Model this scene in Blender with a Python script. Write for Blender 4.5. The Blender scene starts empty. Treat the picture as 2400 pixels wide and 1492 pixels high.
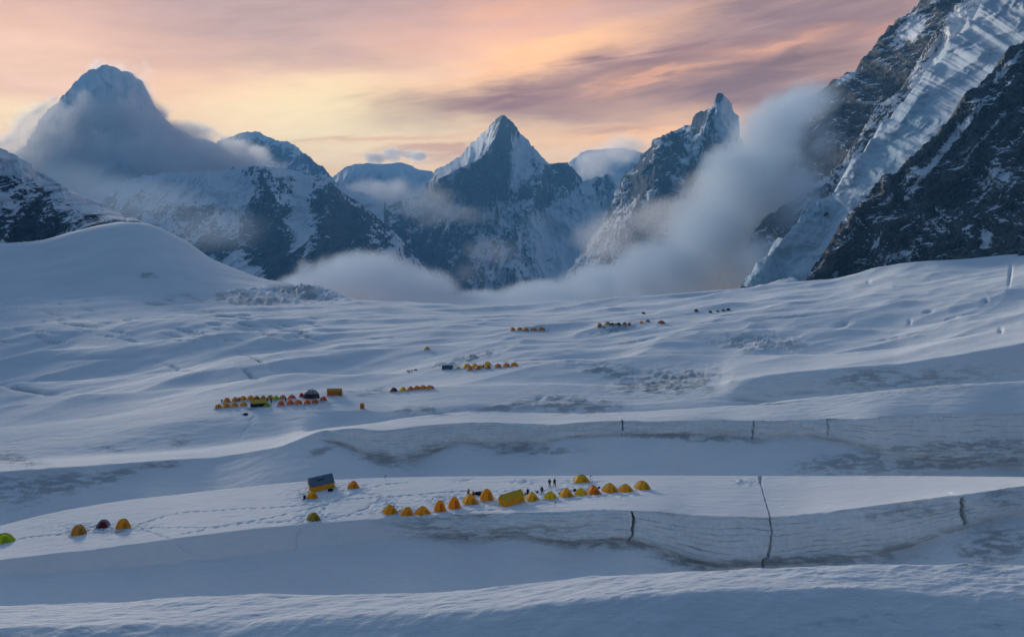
import bpy, bmesh, math, random
import numpy as np
from mathutils import Vector, Matrix

random.seed(7)
R = math.radians
sc = bpy.context.scene
COL = sc.collection

# ------------------------------------------------------------------ camera
FPX, CX, CY = 2000.0, 1200.0, 746.0          # focal length and centre in pixels of the 2400 x 1492 photograph
PITCH = math.atan(146.0 / FPX)               # horizon lies at row 600
cam_d = bpy.data.cameras.new("camera")
cam_d.sensor_fit = 'HORIZONTAL'
cam_d.sensor_width = 36.0
cam_d.lens = 36.0 * FPX / 2400.0
cam_d.clip_start = 1.0
cam_d.clip_end = 60000.0
cam = bpy.data.objects.new("camera", cam_d)
COL.objects.link(cam)
cam.location = (0, 0, 0)
cam.rotation_euler = (math.pi / 2 - PITCH, 0, 0)
sc.camera = cam

# ------------------------------------------------------------------ exposure and render settings
sc.view_settings.view_transform = 'Standard'
sc.view_settings.look = 'None'
sc.view_settings.exposure = 0.42
sc.view_settings.gamma = 1.0
sc.cycles.use_denoising = True
sc.cycles.volume_bounces = 3
sc.cycles.max_bounces = 8
sc.cycles.diffuse_bounces = 3
sc.cycles.transparent_max_bounces = 16
sc.cycles.volume_max_steps = 400
sc.cycles.volume_step_rate = 1.0

# ------------------------------------------------------------------ sun
SUN_AZ, SUN_EL = -34.0, 10.0                 # degrees left of the view axis, degrees above the horizon
sun_d = bpy.data.lights.new("sun", 'SUN')
sun_d.energy = 5.0
sun_d.angle = R(20)
sun_d.color = (1.0, 0.92, 0.78)
sun = bpy.data.objects.new("sun", sun_d)
COL.objects.link(sun)
_sd = Vector((math.sin(R(SUN_AZ)) * math.cos(R(SUN_EL)), math.cos(R(SUN_AZ)) * math.cos(R(SUN_EL)), math.sin(R(SUN_EL))))
sun.rotation_euler = _sd.to_track_quat('Z', 'Y').to_euler()


class NT:
    """small node-tree helper"""
    def __init__(self, tree):
        self.t = tree
        self.n = tree.nodes
        self.n.clear()

    def new(self, typ, **kw):
        o = self.n.new(typ)
        for k, v in kw.items():
            setattr(o, k, v)
        return o

    def put(self, sock, val):
        if val is None:
            return
        if isinstance(val, bpy.types.NodeSocket):
            self.t.links.new(val, sock)
        else:
            sock.default_value = val

    def math(self, op, a, b=None, c=None, clamp=False):
        o = self.new('ShaderNodeMath', operation=op, use_clamp=clamp)
        self.put(o.inputs[0], a)
        self.put(o.inputs[1], b)
        self.put(o.inputs[2], c)
        return o.outputs[0]

    def vmath(self, op, a, b=None, out=0):
        o = self.new('ShaderNodeVectorMath', operation=op)
        self.put(o.inputs[0], a)
        self.put(o.inputs[1], b)
        return o.outputs[out]

    def mix(self, f, a, b, blend='MIX'):
        o = self.new('ShaderNodeMix', data_type='RGBA', blend_type=blend)
        self.put(o.inputs[0], f)
        self.put(o.inputs[6], a if isinstance(a, bpy.types.NodeSocket) else (*a, 1))
        self.put(o.inputs[7], b if isinstance(b, bpy.types.NodeSocket) else (*b, 1))
        return o.outputs[2]

    def smooth(self, x, lo, hi, olo=0.0, ohi=1.0):
        o = self.new('ShaderNodeMapRange', interpolation_type='SMOOTHSTEP')
        self.put(o.inputs[0], x)
        self.put(o.inputs[1], lo)
        self.put(o.inputs[2], hi)
        self.put(o.inputs[3], olo)
        self.put(o.inputs[4], ohi)
        return o.outputs[0]

    def noise(self, vec, scale, detail=4, rough=0.5, dist=0.0, dims='3D'):
        o = self.new('ShaderNodeTexNoise', noise_dimensions=dims)
        self.put(o.inputs['Vector'], vec)
        o.inputs['Scale'].default_value = scale
        o.inputs['Detail'].default_value = detail
        o.inputs['Roughness'].default_value = rough
        o.inputs['Distortion'].default_value = dist
        return o.outputs['Fac']

    def scalev(self, vec, s):
        return self.vmath('MULTIPLY', vec, s)

    def attr(self, name):
        o = self.new('ShaderNodeAttribute', attribute_name=name)
        return o.outputs['Fac']

    def comb(self, x, y, z):
        o = self.new('ShaderNodeCombineXYZ')
        self.put(o.inputs[0], x)
        self.put(o.inputs[1], y)
        self.put(o.inputs[2], z)
        return o.outputs[0]


def s2l(r, g, b):
    f = lambda c: (c / 255 / 12.92) if c <= 10 else ((c / 255 + 0.055) / 1.055) ** 2.4
    return (f(r), f(g), f(b))


# ------------------------------------------------------------------ world: dusk sky with streaked cloud, blue overhead
world = bpy.data.worlds.new("World")
sc.world = world
world.use_nodes = True
SKY_GAIN = 1.58       # makes up for what the haze takes away
AMB_GAIN = 1.0


def build_world():
    w = NT(world.node_tree)
    tc = w.new('ShaderNodeTexCoord')
    d = tc.outputs['Generated']
    sep = w.new('ShaderNodeSeparateXYZ')
    w.put(sep.inputs[0], d)
    x, y, z = sep.outputs
    az = w.math('ARCTAN2', x, y)
    el = w.math('ARCSINE', z)
    # domain warp, stretched along the horizon
    nv = w.comb(w.math('MULTIPLY', az, 3.0), w.math('MULTIPLY', el, 14.0), 0.0)
    n1 = w.math('SUBTRACT', w.noise(nv, 1.3, 6, 0.58), 0.5)
    nv2 = w.comb(w.math('MULTIPLY_ADD', az, 7.0, 4.0), w.math('MULTIPLY_ADD', el, 46.0, w.math('MULTIPLY', az, -7.0)), 3.0)
    n2 = w.math('SUBTRACT', w.noise(nv2, 1.2, 7, 0.6, 0.6), 0.5)
    nv3 = w.comb(w.math('MULTIPLY_ADD', az, 2.2, 9.0), w.math('MULTIPLY', el, 8.0), 7.0)
    n3 = w.math('SUBTRACT', w.noise(nv3, 1.6, 5, 0.55), 0.5)
    azw = w.math('MULTIPLY_ADD', n3, 0.20, az)
    elw = w.math('ADD', el, w.math('ADD', w.math('MULTIPLY', n1, 0.075), w.math('MULTIPLY', n2, 0.030)))
    # base colours by elevation
    ramp = w.new('ShaderNodeValToRGB')
    cr = ramp.color_ramp
    cr.interpolation = 'EASE'
    stops = [(0.0, s2l(246, 190, 128)), (0.22, s2l(252, 205, 150)), (0.42, s2l(250, 204, 160)), (0.58, s2l(232, 178, 144)),
             (0.80, s2l(194, 148, 136)), (1.0, s2l(152, 122, 130))]
    cr.elements[0].position, cr.elements[0].color = 0.0, (*stops[0][1], 1)
    cr.elements[1].position, cr.elements[1].color = 1.0, (*stops[-1][1], 1)
    for p, c in stops[1:-1]:
        e = cr.elements.new(p)
        e.color = (*c, 1)
    w.put(ramp.inputs[0], w.math('DIVIDE', elw, R(17.2), clamp=True))
    colr = ramp.outputs[0]

    def blob(colr, u, v, ru, rv, rot, rgb, amt=1.0, tex=0.9):
        a0 = math.atan((u - CX) / FPX)
        e0 = math.atan((600 - v) / FPX * math.cos(a0))
        ra, re = ru / FPX * math.cos(a0) ** 2, rv / FPX * math.cos(a0)
        dx = w.math('SUBTRACT', azw, a0)
        dy = w.math('SUBTRACT', elw, e0)
        c, s = math.cos(R(rot)), math.sin(R(rot))
        p = w.math('ADD', w.math('MULTIPLY', dx, c / ra), w.math('MULTIPLY', dy, s / ra))
        q = w.math('ADD', w.math('MULTIPLY', dx, -s / re), w.math('MULTIPLY', dy, c / re))
        r2 = w.math('ADD', w.math('MULTIPLY', p, p), w.math('MULTIPLY', q, q))
        r2 = w.math('MULTIPLY_ADD', n2, tex * 2.0, r2)
        g = w.math('EXPONENT', w.math('MULTIPLY', w.math('MAXIMUM', r2, 0.0), -1.0))
        return w.mix(w.math('MULTIPLY', g, amt), colr, s2l(*rgb))

    for b in SKY_BLOBS:
        colr = blob(colr, *b)
    # fine streaks
    nv4 = w.comb(w.math('MULTIPLY_ADD', az, 24.0, 2.0), w.math('MULTIPLY_ADD', el, 120.0, w.math('MULTIPLY', az, -14.0)), 5.0)
    n2 = w.math('MULTIPLY_ADD', w.math('SUBTRACT', w.noise(nv4, 1.0, 6, 0.62, 0.8), 0.5), 0.35, n2)
    st = w.math('MULTIPLY_ADD', n2, 0.34, 1.0)
    colr = w.mix(1.0, colr, w.comb(st, w.math('MULTIPLY_ADD', n2, 0.44, 0.955), w.math('MULTIPLY_ADD', n2, 0.50, 0.76)), 'MULTIPLY')
    vis = w.new('ShaderNodeBackground')
    w.put(vis.inputs[0], colr)
    vis.inputs[1].default_value = SKY_GAIN
    # the rest of the dome: clear blue dusk sky
    sky = w.new('ShaderNodeTexSky', sky_type='NISHITA')
    sky.sun_disc = False
    sky.sun_elevation = R(SUN_EL)
    sky.sun_rotation = R(SUN_AZ)
    sky.altitude = 6000
    dome = w.mix(w.smooth(y, -0.55, 0.75), DOME_BACK, DOME_FRONT)
    blue = w.mix(0.9, w.scalev(sky.outputs[0], (0.06, 0.06, 0.06)), dome)
    amb = w.new('ShaderNodeBackground')
    w.put(amb.inputs[0], blue)
    amb.inputs[1].default_value = AMB_GAIN
    front = w.smooth(y, 0.25, 0.72)
    low = w.smooth(el, R(18.5), R(32), 1.0, 0.0)
    mixs = w.new('ShaderNodeMixShader')
    w.put(mixs.inputs[0], w.math('MULTIPLY', front, low))
    w.put(mixs.inputs[1], amb.outputs[0])
    w.put(mixs.inputs[2], vis.outputs[0])
    out = w.new('ShaderNodeOutputWorld')
    w.put(out.inputs[0], mixs.outputs[0])


DOME_BACK = (0.045, 0.077, 0.134)
DOME_FRONT = (0.185, 0.26, 0.39)
SKY_BLOBS = [  # u, v, ru, rv, rot (deg, + rises to the right), colour, amount, texture
    (60, 150, 420, 140, 0, (226, 184, 164), 0.8, 0.3),
    (30, 285, 260, 34, 2, (255, 222, 172), 0.9, 0.8),
    (840, 275, 380, 100, 4, (255, 232, 186), 1.0, 0.6),
    (700, 90, 330, 80, 0, (170, 140, 138), 0.9, 0.7),
    (520, 20, 500, 60, 0, (162, 134, 136), 0.8, 0.6),
    (1200, 80, 240, 60, 10, (226, 168, 140), 0.7, 0.6),
    (1340, 125, 330, 44, 13, (252, 192, 140), 1.0, 0.8),
    (1850, 40, 430, 95, 0, (130, 100, 102), 0.97, 0.6),
    (1780, 205, 440, 92, 3, (116, 78, 68), 0.97, 0.5),
    (1190, 247, 320, 50, 5, (140, 94, 78), 1.0, 0.5),
    (1520, 160, 330, 26, 9, (124, 84, 76), 0.85, 0.9),
    (1560, 200, 150, 9, 12, (206, 146, 108), 0.85, 1.0),
    (1420, 215, 90, 8, 10, (196, 140, 108), 0.7, 1.0),
    (1800, 116, 130, 17, 6, (196, 140, 112), 0.9, 1.0),
    (2060, 80, 40, 12, 10, (180, 124, 104), 0.7, 1.0),
    (1480, 325, 330, 30, 2, (250, 190, 130), 0.95, 0.6),
    (1000, 365, 120, 14, 3, (206, 146, 106), 0.75, 1.0),
    (1430, 308, 160, 12, 2, (186, 132, 102), 0.65, 1.0),
    (880, 330, 200, 9, 2, (222, 160, 116), 0.6, 1.0),
]
build_world()

# ------------------------------------------------------------------ numpy noise
_rng = np.random.RandomState(11)
_perm = np.concatenate([_rng.permutation(256)] * 3)
_ga = _rng.rand(256) * 2 * np.pi
_gx, _gy = np.cos(_ga), np.sin(_ga)


def perlin(x, y):
    xi = np.floor(x).astype(np.int64)
    yi = np.floor(y).astype(np.int64)
    xf, yf = x - xi, y - yi
    xi &= 255
    yi &= 255
    u = xf * xf * xf * (xf * (xf * 6 - 15) + 10)
    v = yf * yf * yf * (yf * (yf * 6 - 15) + 10)

    def g(ix, iy, fx, fy):
        h = _perm[_perm[ix & 255] + (iy & 255)]
        return _gx[h] * fx + _gy[h] * fy
    a = g(xi, yi, xf, yf)
    b = g(xi + 1, yi, xf - 1, yf)
    c = g(xi, yi + 1, xf, yf - 1)
    d = g(xi + 1, yi + 1, xf - 1, yf - 1)
    return ((a + u * (b - a)) + v * ((c + u * (d - c)) - (a + u * (b - a)))) * 1.42


def fbm(x, y, octv=5, gain=0.5, lac=2.03):
    s, a = 0.0, 1.0
    for k in range(octv):
        s = s + a * perlin(x + 17.3 * k, y - 9.1 * k)
        x, y, a = x * lac, y * lac, a * gain
    return s


def ridged(x, y, octv=5, gain=0.5, lac=2.07):
    s, a, n = 0.0, 1.0, 0.0
    for k in range(octv):
        s = s + a * (1 - np.abs(perlin(x + 31.7 * k, y + 5.3 * k)) * 1.6)
        n += a
        x, y, a = x * lac, y * lac, a * gain
    return s / n


def sstep(x, a, b):
    t = np.clip((x - a) / (b - a), 0, 1)
    return t * t * (3 - 2 * t)


# ------------------------------------------------------------------ picture ray -> world
_ct, _st = math.cos(PITCH), math.sin(PITCH)


def ray(u, v):
    x = (np.asarray(u, float) - CX) / FPX
    yy = (CY - np.asarray(v, float)) / FPX
    return x, _ct + yy * _st, -_st + yy * _ct


def world_pt(u, v, d):
    x, y, z = ray(u, v)
    k = np.asarray(d, float) / y
    return np.stack([x * k, y * k, z * k], -1)


def poly(pts, u):
    p = np.array(pts, float)
    return np.interp(u, p[:, 0], p[:, 1])


def gsmooth(a, n):
    if n < 1:
        return a
    k = np.exp(-0.5 * (np.arange(-3 * n, 3 * n + 1) / n) ** 2)
    k /= k.sum()
    return np.convolve(np.pad(a, 3 * n, mode='edge'), k, mode='valid')


def grid_mesh(name, P, mat, attrs=None, flip=False):
    nr, nc = P.shape[:2]
    me = bpy.data.meshes.new(name)
    n = nr * nc
    me.vertices.add(n)
    me.vertices.foreach_set('co', np.ascontiguousarray(P, dtype=np.float32).ravel())
    idx = np.arange(n).reshape(nr, nc)
    q = np.stack([idx[:-1, :-1], idx[:-1, 1:], idx[1:, 1:], idx[1:, :-1]], -1).reshape(-1, 4)
    if flip:
        q = q[:, ::-1]
    m = len(q)
    me.loops.add(m * 4)
    me.loops.foreach_set('vertex_index', np.ascontiguousarray(q, dtype=np.int32).ravel())
    me.polygons.add(m)
    me.polygons.foreach_set('loop_start', np.arange(0, m * 4, 4, dtype=np.int32))
    me.polygons.foreach_set('loop_total', np.full(m, 4, dtype=np.int32))
    me.polygons.foreach_set('use_smooth', np.ones(m, dtype=bool))
    me.update(calc_edges=True)
    for k, a in (attrs or {}).items():
        at = me.attributes.new(k, 'FLOAT', 'POINT')
        at.data.foreach_set('value', np.ascontiguousarray(a, dtype=np.float32).ravel())
    me.materials.append(mat)
    ob = bpy.data.objects.new(name, me)
    COL.objects.link(ob)
    return ob


def tag(o, label=None, cat=None, group=None, kind=None):
    if label:
        o['label'] = label
    if cat:
        o['category'] = cat
    if group:
        o['group'] = group
    if kind:
        o['kind'] = kind
    return o


# ------------------------------------------------------------------ materials: snow, ice, rock
def new_mat(name):
    m = bpy.data.materials.new(name)
    m.use_nodes = True
    return m, NT(m.node_tree)


def finish(w, base, rough=0.8, normal=None, spec=0.2):
    b = w.new('ShaderNodeBsdfPrincipled')
    w.put(b.inputs['Base Color'], base)
    w.put(b.inputs['Roughness'], rough)
    b.inputs['Specular IOR Level'].default_value = spec
    if normal is not None:
        w.put(b.inputs['Normal'], normal)
    o = w.new('ShaderNodeOutputMaterial')
    w.put(o.inputs[0], b.outputs[0])
    return b


def mat_glacier():
    m, w = new_mat("glacier_snow")
    tc = w.new('ShaderNodeTexCoord')
    P = tc.outputs['Object']
    ice = w.attr('ice')
    tq = w.attr('strata')
    dirt_and_shade = w.attr('dirt_and_shade')
    n_big = w.noise(w.scalev(P, (0.02, 0.05, 0.05)), 1.0, 5, 0.55)
    n_fine = w.noise(w.scalev(P, (0.55, 1.6, 1.6)), 1.0, 6, 0.65)
    snow = w.mix(w.smooth(n_big, 0.3, 0.7), (0.80, 0.83, 0.87), (0.90, 0.91, 0.92))
    snow = w.mix(w.smooth(n_fine, 0.35, 0.75, 0.0, 0.35), snow, (0.72, 0.76, 0.82))
    # cliff ice: horizontal annual layers, vertical flutes
    nlay = w.noise(w.scalev(P, (0.06, 0.06, 0.25)), 1.0, 4, 0.6)
    ly = w.math('ADD', w.math('MULTIPLY', tq, 10.0), w.math('MULTIPLY', nlay, 1.9))
    fr = w.math('FRACT', ly)
    line = w.smooth(w.math('ABSOLUTE', w.math('SUBTRACT', fr, 0.5)), 0.0, 0.16, 1.0, 0.0)
    lmod = w.smooth(w.noise(w.scalev(P, (0.13, 0.13, 1.1)), 1.0, 4, 0.65), 0.38, 0.66)
    line = w.math('MULTIPLY', line, lmod)
    flute = w.noise(w.scalev(P, (0.9, 0.9, 0.22)), 1.0, 6, 0.68)
    icecol = w.mix(w.smooth(flute, 0.3, 0.7), (0.80, 0.86, 0.89), (0.90, 0.93, 0.94))
    icecol = w.mix(w.math('MULTIPLY', line, 0.62), icecol, (0.27, 0.31, 0.34))
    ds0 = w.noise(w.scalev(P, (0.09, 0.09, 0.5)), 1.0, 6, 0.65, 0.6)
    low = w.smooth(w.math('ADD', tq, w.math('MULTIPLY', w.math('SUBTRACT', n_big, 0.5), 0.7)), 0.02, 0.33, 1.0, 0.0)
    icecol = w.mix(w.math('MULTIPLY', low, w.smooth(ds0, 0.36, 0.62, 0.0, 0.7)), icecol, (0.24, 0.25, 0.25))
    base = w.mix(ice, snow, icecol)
    # grit, old dirty ice and the painted shade of the holes
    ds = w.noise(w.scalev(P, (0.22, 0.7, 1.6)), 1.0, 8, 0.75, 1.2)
    dmask = w.smooth(w.math('ADD', w.math('MULTIPLY', dirt_and_shade, 0.55), w.math('MULTIPLY', ds, 1.0)), 0.55, 1.0)
    dmask = w.math('MULTIPLY', dmask, w.smooth(dirt_and_shade, 0.02, 0.3))
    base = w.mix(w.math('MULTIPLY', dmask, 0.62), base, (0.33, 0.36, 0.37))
    # bump: wind crust and ripples
    b1 = w.new('ShaderNodeBump')
    b1.inputs['Strength'].default_value = 0.8
    b1.inputs['Distance'].default_value = 0.32
    rip = w.noise(w.scalev(P, (0.35, 1.1, 1.0)), 1.0, 7, 0.62, 0.5)
    hgt = w.math('ADD', rip, w.math('MULTIPLY', w.math('MULTIPLY', w.math('SUBTRACT', flute, 0.5), ice), 0.8))
    hgt = w.math('SUBTRACT', hgt, w.math('MULTIPLY', w.math('MULTIPLY', line, ice), 0.5))
    hgt = w.math('ADD', hgt, w.math('MULTIPLY', w.math('MULTIPLY', ds, dirt_and_shade), 1.8))
    w.put(b1.inputs['Height'], hgt)
    finish(w, base, 0.75, b1.outputs[0], 0.15)
    return m


def mat_mountain(name, scale, rock_a=(0.014, 0.022, 0.034), rock_b=(0.055, 0.066, 0.085), snow=(0.80, 0.83, 0.88), aniso=(1, 1, 1),
                 fleck=0.5, bump=1.0, rot=0.0):
    """scale: metres of the finest features"""
    m, w = new_mat(name)
    tc = w.new('ShaderNodeTexCoord')
    P = tc.outputs['Object']
    mp = w.new('ShaderNodeMapping')
    mp.inputs['Rotation'].default_value = (0, R(rot), 0)
    w.put(mp.inputs['Vector'], P)
    Q = w.scalev(mp.outputs[0], aniso)
    rock = w.attr('rock')
    n = w.noise(Q, 1.0 / (scale * 7), 9, 0.68, 0.4)
    n2 = w.noise(Q, 1.0 / (scale * 2.2), 6, 0.65, 0.3)
    geo = w.new('ShaderNodeNewGeometry')
    sp = w.new('ShaderNodeSeparateXYZ')
    w.put(sp.inputs[0], geo.outputs['Normal'])
    flat = w.smooth(sp.outputs[2], 0.45, 0.95)
    k = w.math('ADD', rock, w.math('MULTIPLY', w.math('SUBTRACT', n, 0.5), 1.5))
    k = w.math('ADD', k, w.math('MULTIPLY', w.math('SUBTRACT', n2, 0.5), fleck))
    k = w.math('SUBTRACT', k, w.math('MULTIPLY', flat, 0.22))
    mask = w.smooth(k, 0.44, 0.60)
    rc = w.mix(w.smooth(n2, 0.32, 0.7), rock_a, rock_b)
    rc = w.mix(w.smooth(w.noise(Q, 1.0 / (scale * 14), 4, 0.6), 0.5, 0.72, 0.0, 0.5), rc, tuple(c * 1.6 for c in rock_b))
    sn = w.mix(w.smooth(n, 0.35, 0.7), snow, tuple(c * 0.86 for c in snow))
    ice = w.attr('ice')
    sn = w.mix(w.math('MULTIPLY', ice, w.smooth(n2, 0.3, 0.62)), sn, (0.34, 0.52, 0.60))
    base = w.mix(mask, sn, rc)
    b = w.new('ShaderNodeBump')
    b.inputs['Strength'].default_value = 0.8
    b.inputs['Distance'].default_value = scale * bump
    w.put(b.inputs['Height'], w.math('ADD', w.math('MULTIPLY', n2, w.math('MULTIPLY_ADD', mask, 1.2, 0.25)), w.math('MULTIPLY', n, 1.0)))
    finish(w, base, 0.85, b.outputs[0], 0.1)
    return m


# ------------------------------------------------------------------ glacier: a loft through crest, edge and trough lines
us = np.arange(-600, 3001, 2.5)
us = np.unique(np.concatenate([us, np.arange(1764, 1822, 0.8), np.arange(1466, 1496, 0.8), np.arange(2240, 2278, 1.0), np.arange(1452, 1466, 0.8)]))
NU = len(us)

A_ = [(-600, 1480), (0, 1470), (400, 1462), (800, 1443), (1200, 1420), (1600, 1381), (2000, 1379), (2400, 1402), (3000, 1440)]
B_ = [(-600, 1425), (0, 1417), (150, 1415), (300, 1408), (430, 1396), (600, 1388), (800, 1388), (1000, 1385), (1150, 1372), (1400, 1346), (1600, 1338),
      (1800, 1330), (2000, 1322), (2400, 1322), (3000, 1330)]
D_ = [(-600, 1380), (0, 1352), (400, 1322), (700, 1285), (900, 1262), (950, 1260), (1100, 1272), (1200, 1262), (1330, 1280), (1480, 1275), (1560, 1303), (1640, 1331),
      (1700, 1340), (1800, 1338), (1950, 1320), (2080, 1308), (2150, 1290), (2250, 1250), (2400, 1212), (3000, 1150)]
E_ = [(-600, 1400), (0, 1312), (200, 1290), (433, 1258), (600, 1238), (800, 1221), (880, 1215), (1000, 1208), (1100, 1204), (1200, 1201), (1300, 1200), (1380, 1193),
      (1450, 1194), (1550, 1198), (1620, 1207), (1800, 1212), (1900, 1203), (2050, 1184), (2200, 1165), (2300, 1152), (2400, 1138), (3000, 1090)]
F_ = [(-600, 1360), (0, 1229), (100, 1204), (200, 1184), (300, 1168), (400, 1157), (550, 1140), (700, 1126), (850, 1118), (1000, 1114), (1300, 1112), (1700, 1112),
      (2100, 1112), (2400, 1116), (3000, 1125)]
H_ = [(-600, 1180), (0, 1130), (350, 1100), (500, 1085), (650, 1060), (745, 1030), (800, 1045), (880, 1077), (960, 1086), (1020, 1062), (1080, 1042), (1160, 1050),
      (1260, 1046), (1330, 1027), (1450, 1019), (1620, 1021), (1765, 1030), (1900, 1026), (2000, 1045), (2080, 1075), (2250, 1095), (2400, 1100), (3000, 1090)]
I_ = [(-600, 1140), (0, 1105), (350, 1078), (500, 1069), (650, 1048), (745, 1011), (830, 1003), (900, 1010), (1000, 998), (1100, 990), (1180, 990), (1300, 993),
      (1400, 986), (1600, 985), (1800, 985), (2000, 980), (2150, 971), (2400, 965), (3000, 950)]
J_ = [(-600, 1110), (0, 1085), (350, 1062), (500, 1050), (650, 1030), (745, 1004), (850, 994), (950, 978), (1050, 966), (1100, 963), (1200, 965), (1400, 967), (1500, 963),
      (1700, 950), (1900, 930), (2000, 920), (2150, 904), (2400, 890), (3000, 840)]
L0_ = [(-600, 1100), (0, 1046), (200, 1023), (400, 991), (560, 974), (650, 966), (800, 962), (900, 962), (950, 957), (1100, 948), (1300, 948), (1480, 948), (1700, 940),
       (1900, 926), (2000, 914), (2150, 898), (2400, 884), (3000, 820)]
L1_ = [(-600, 1075), (0, 1000), (200, 979), (400, 950), (500, 932), (600, 920), (700, 915), (800, 911), (900, 918), (1000, 905), (1100, 900), (1300, 893), (1500, 900),
       (1690, 898), (1715, 886), (1850, 868), (2000, 855), (2100, 850), (2400, 800), (3000, 700)]
M1_ = [(-600, 1040), (0, 955), (300, 918), (560, 882), (700, 874), (820, 880), (950, 872), (1060, 856), (1160, 849), (1240, 845), (1400, 843), (1560, 830), (1700, 835),
       (1900, 832), (2100, 815), (2400, 765), (3000, 650)]
N1_ = [(-600, 1000), (0, 900), (300, 872), (560, 830), (700, 822), (1000, 806), (1200, 800), (1400, 795), (1700, 775), (1900, 768), (2100, 762), (2400, 725), (3000, 610)]
O1_ = [(-600, 940), (0, 840), (300, 802), (560, 780), (700, 776), (1000, 768), (1200, 767), (1400, 754), (1560, 747), (1700, 740), (2000, 722), (2400, 675), (3000, 560)]
P1_ = [(-600, 840), (0, 770), (300, 742), (560, 733), (800, 738), (1000, 740), (1250, 741), (1400, 733), (1600, 721), (1700, 713), (2000, 692), (2400, 640), (3000, 520)]
Q_ = [(-600, 760), (0, 702), (300, 690), (600, 692), (700, 698), (820, 703), (950, 709), (1100, 717), (1250, 712), (1400, 703), (1550, 690), (1700, 676), (1780, 669),
      (1950, 654), (2110, 615), (2250, 606), (2400, 592), (3000, 500)]
R_ = [(-600, 560), (0, 566), (100, 560), (170, 538), (230, 524), (280, 514), (330, 515), (370, 524), (440, 560), (500, 604), (600, 647), (700, 668), (770, 684), (830, 704), (950, 716), (1100, 724),
      (1700, 684), (1950, 662), (2400, 600), (3000, 510)]


_uu = np.arange(-600, 3001, 2.5)


def vl(pts, sm=5):
    return np.interp(us, _uu, gsmooth(poly(pts, _uu), sm))


vB, vF, vJ = vl(B_), vl(F_), vl(J_, 8)
one = np.ones(NU)
left = sstep(us, 700, 800)          # 0 on the left where the second cliff has run out
r17 = sstep(us, 1480, 1800)
lnR = sstep(us, 760, 860)
lines = [  # v(u), d(u), rows to the next line, smoothing freedom of this line
    (one * 1720, 92 * one, 60, 1.0),
    (vl(A_), 108 + 2 * np.sin(us / 300), 60, 0.35),
    (vB, 120 + 3 * np.sin(us / 420 + 1), 14, 0.06),
    (vB + 110, 129 * one, 90, 1.0),
    (vl(D_), 148.2 + 1.5 * np.sin(us / 130) + 0.8 * np.sin(us / 41), 70, 0.12),
    (vl(E_), 150 + 1.5 * np.sin(us / 130) + 0.5 * np.sin(us / 41), 150, 0.03),
    (vF, 181 * one, 14, 0.05),
    (vF + 150, 191 * one, 80, 1.0),
    (vl(H_), 229 - 3 * np.sin(us / 100) + 1.5 * np.sin(us / 37), 60, 0.15),
    (vl(I_), 231 - 3 * np.sin(us / 100) + 1.5 * np.sin(us / 37), 36, 0.05 + 0.6 * (1 - left)),
    (vJ, 252 * one, 12, 0.05 + 0.9 * (1 - left)),
    (vJ + 60 * left - 2 * (1 - left), 263 * one, 30, 1.0),
    (vl(L0_), 282 - 4 * r17, 44, 0.15),
    (vl(L1_), 308 - 22 * r17, 10, 0.12),
    (vl(L1_) + 5 * (1 - sstep(us, 850, 950)) + 5 * r17 + 8, 326 - 16 * r17, 30, 1.0),
    (vl(M1_), 362 * one, 10, 0.07),
    (vl(M1_) + 15, 376 * one, 30, 1.0),
    (vl(N1_), 424 * one, 10, 0.08),
    (vl(N1_) + 11.0, 440 * one, 30, 1.0),
    (vl(O1_), 486 * one, 10, 0.08),
    (vl(O1_) + 8, 504 * one, 30, 1.0),
    (vl(P1_), 560 * one, 10, 0.15),
    (vl(P1_) + 5, 585 * one, 30, 1.0),
    (vl(Q_), 700 * one, 60, 0.25),
    (vl(R_), 825 + (770 - 825) * lnR, 16, 0.08),
    (vl(R_) + 70 + 40 * lnR, 1080 + (950 - 1080) * lnR, 0, 1.0),
]
rowsU, rowsV, rowsD, free, sec, tt = [], [], [], [], [], []
NL = len(lines)
for i, (v, d, n, fr) in enumerate(lines):
    steps = n if i < NL - 1 else 1
    for k in range(max(steps, 1)):
        t = k / steps
        if i < NL - 1:
            v2, d2 = lines[i + 1][0], lines[i + 1][1]
        else:
            v2, d2 = v, d
        P0, P1 = world_pt(us, v, d), world_pt(us, v2, d2)
        rowsV.append(P0 * (1 - t) + P1 * t)
        free.append((fr if np.ndim(fr) else fr * one) if k == 0 else one)
        sec.append(i)
        tt.append(t)
G = np.stack(rowsV, 0)
FREE = np.stack(free, 0)[..., None]
sec = np.array(sec)
tt = np.array(tt)
for it in range(30):
    G[1:-1] += FREE[1:-1] * 0.5 * (0.5 * (G[:-2] + G[2:]) - G[1:-1])
NR = G.shape[0]
X, Y = G[..., 0].copy(), G[..., 1].copy()
UU = np.broadcast_to(us, (NR, NU))
SEC = np.broadcast_to(sec[:, None], (NR, NU))
TT = np.broadcast_to(tt[:, None], (NR, NU))


def pix(P):
    """world -> pixel"""
    yy = P[..., 1] * _ct - P[..., 2] * _st
    zz = P[..., 1] * _st + P[..., 2] * _ct
    return CX + FPX * P[..., 0] / yy, CY - FPX * zz / yy


PU, PV = pix(G)
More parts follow.
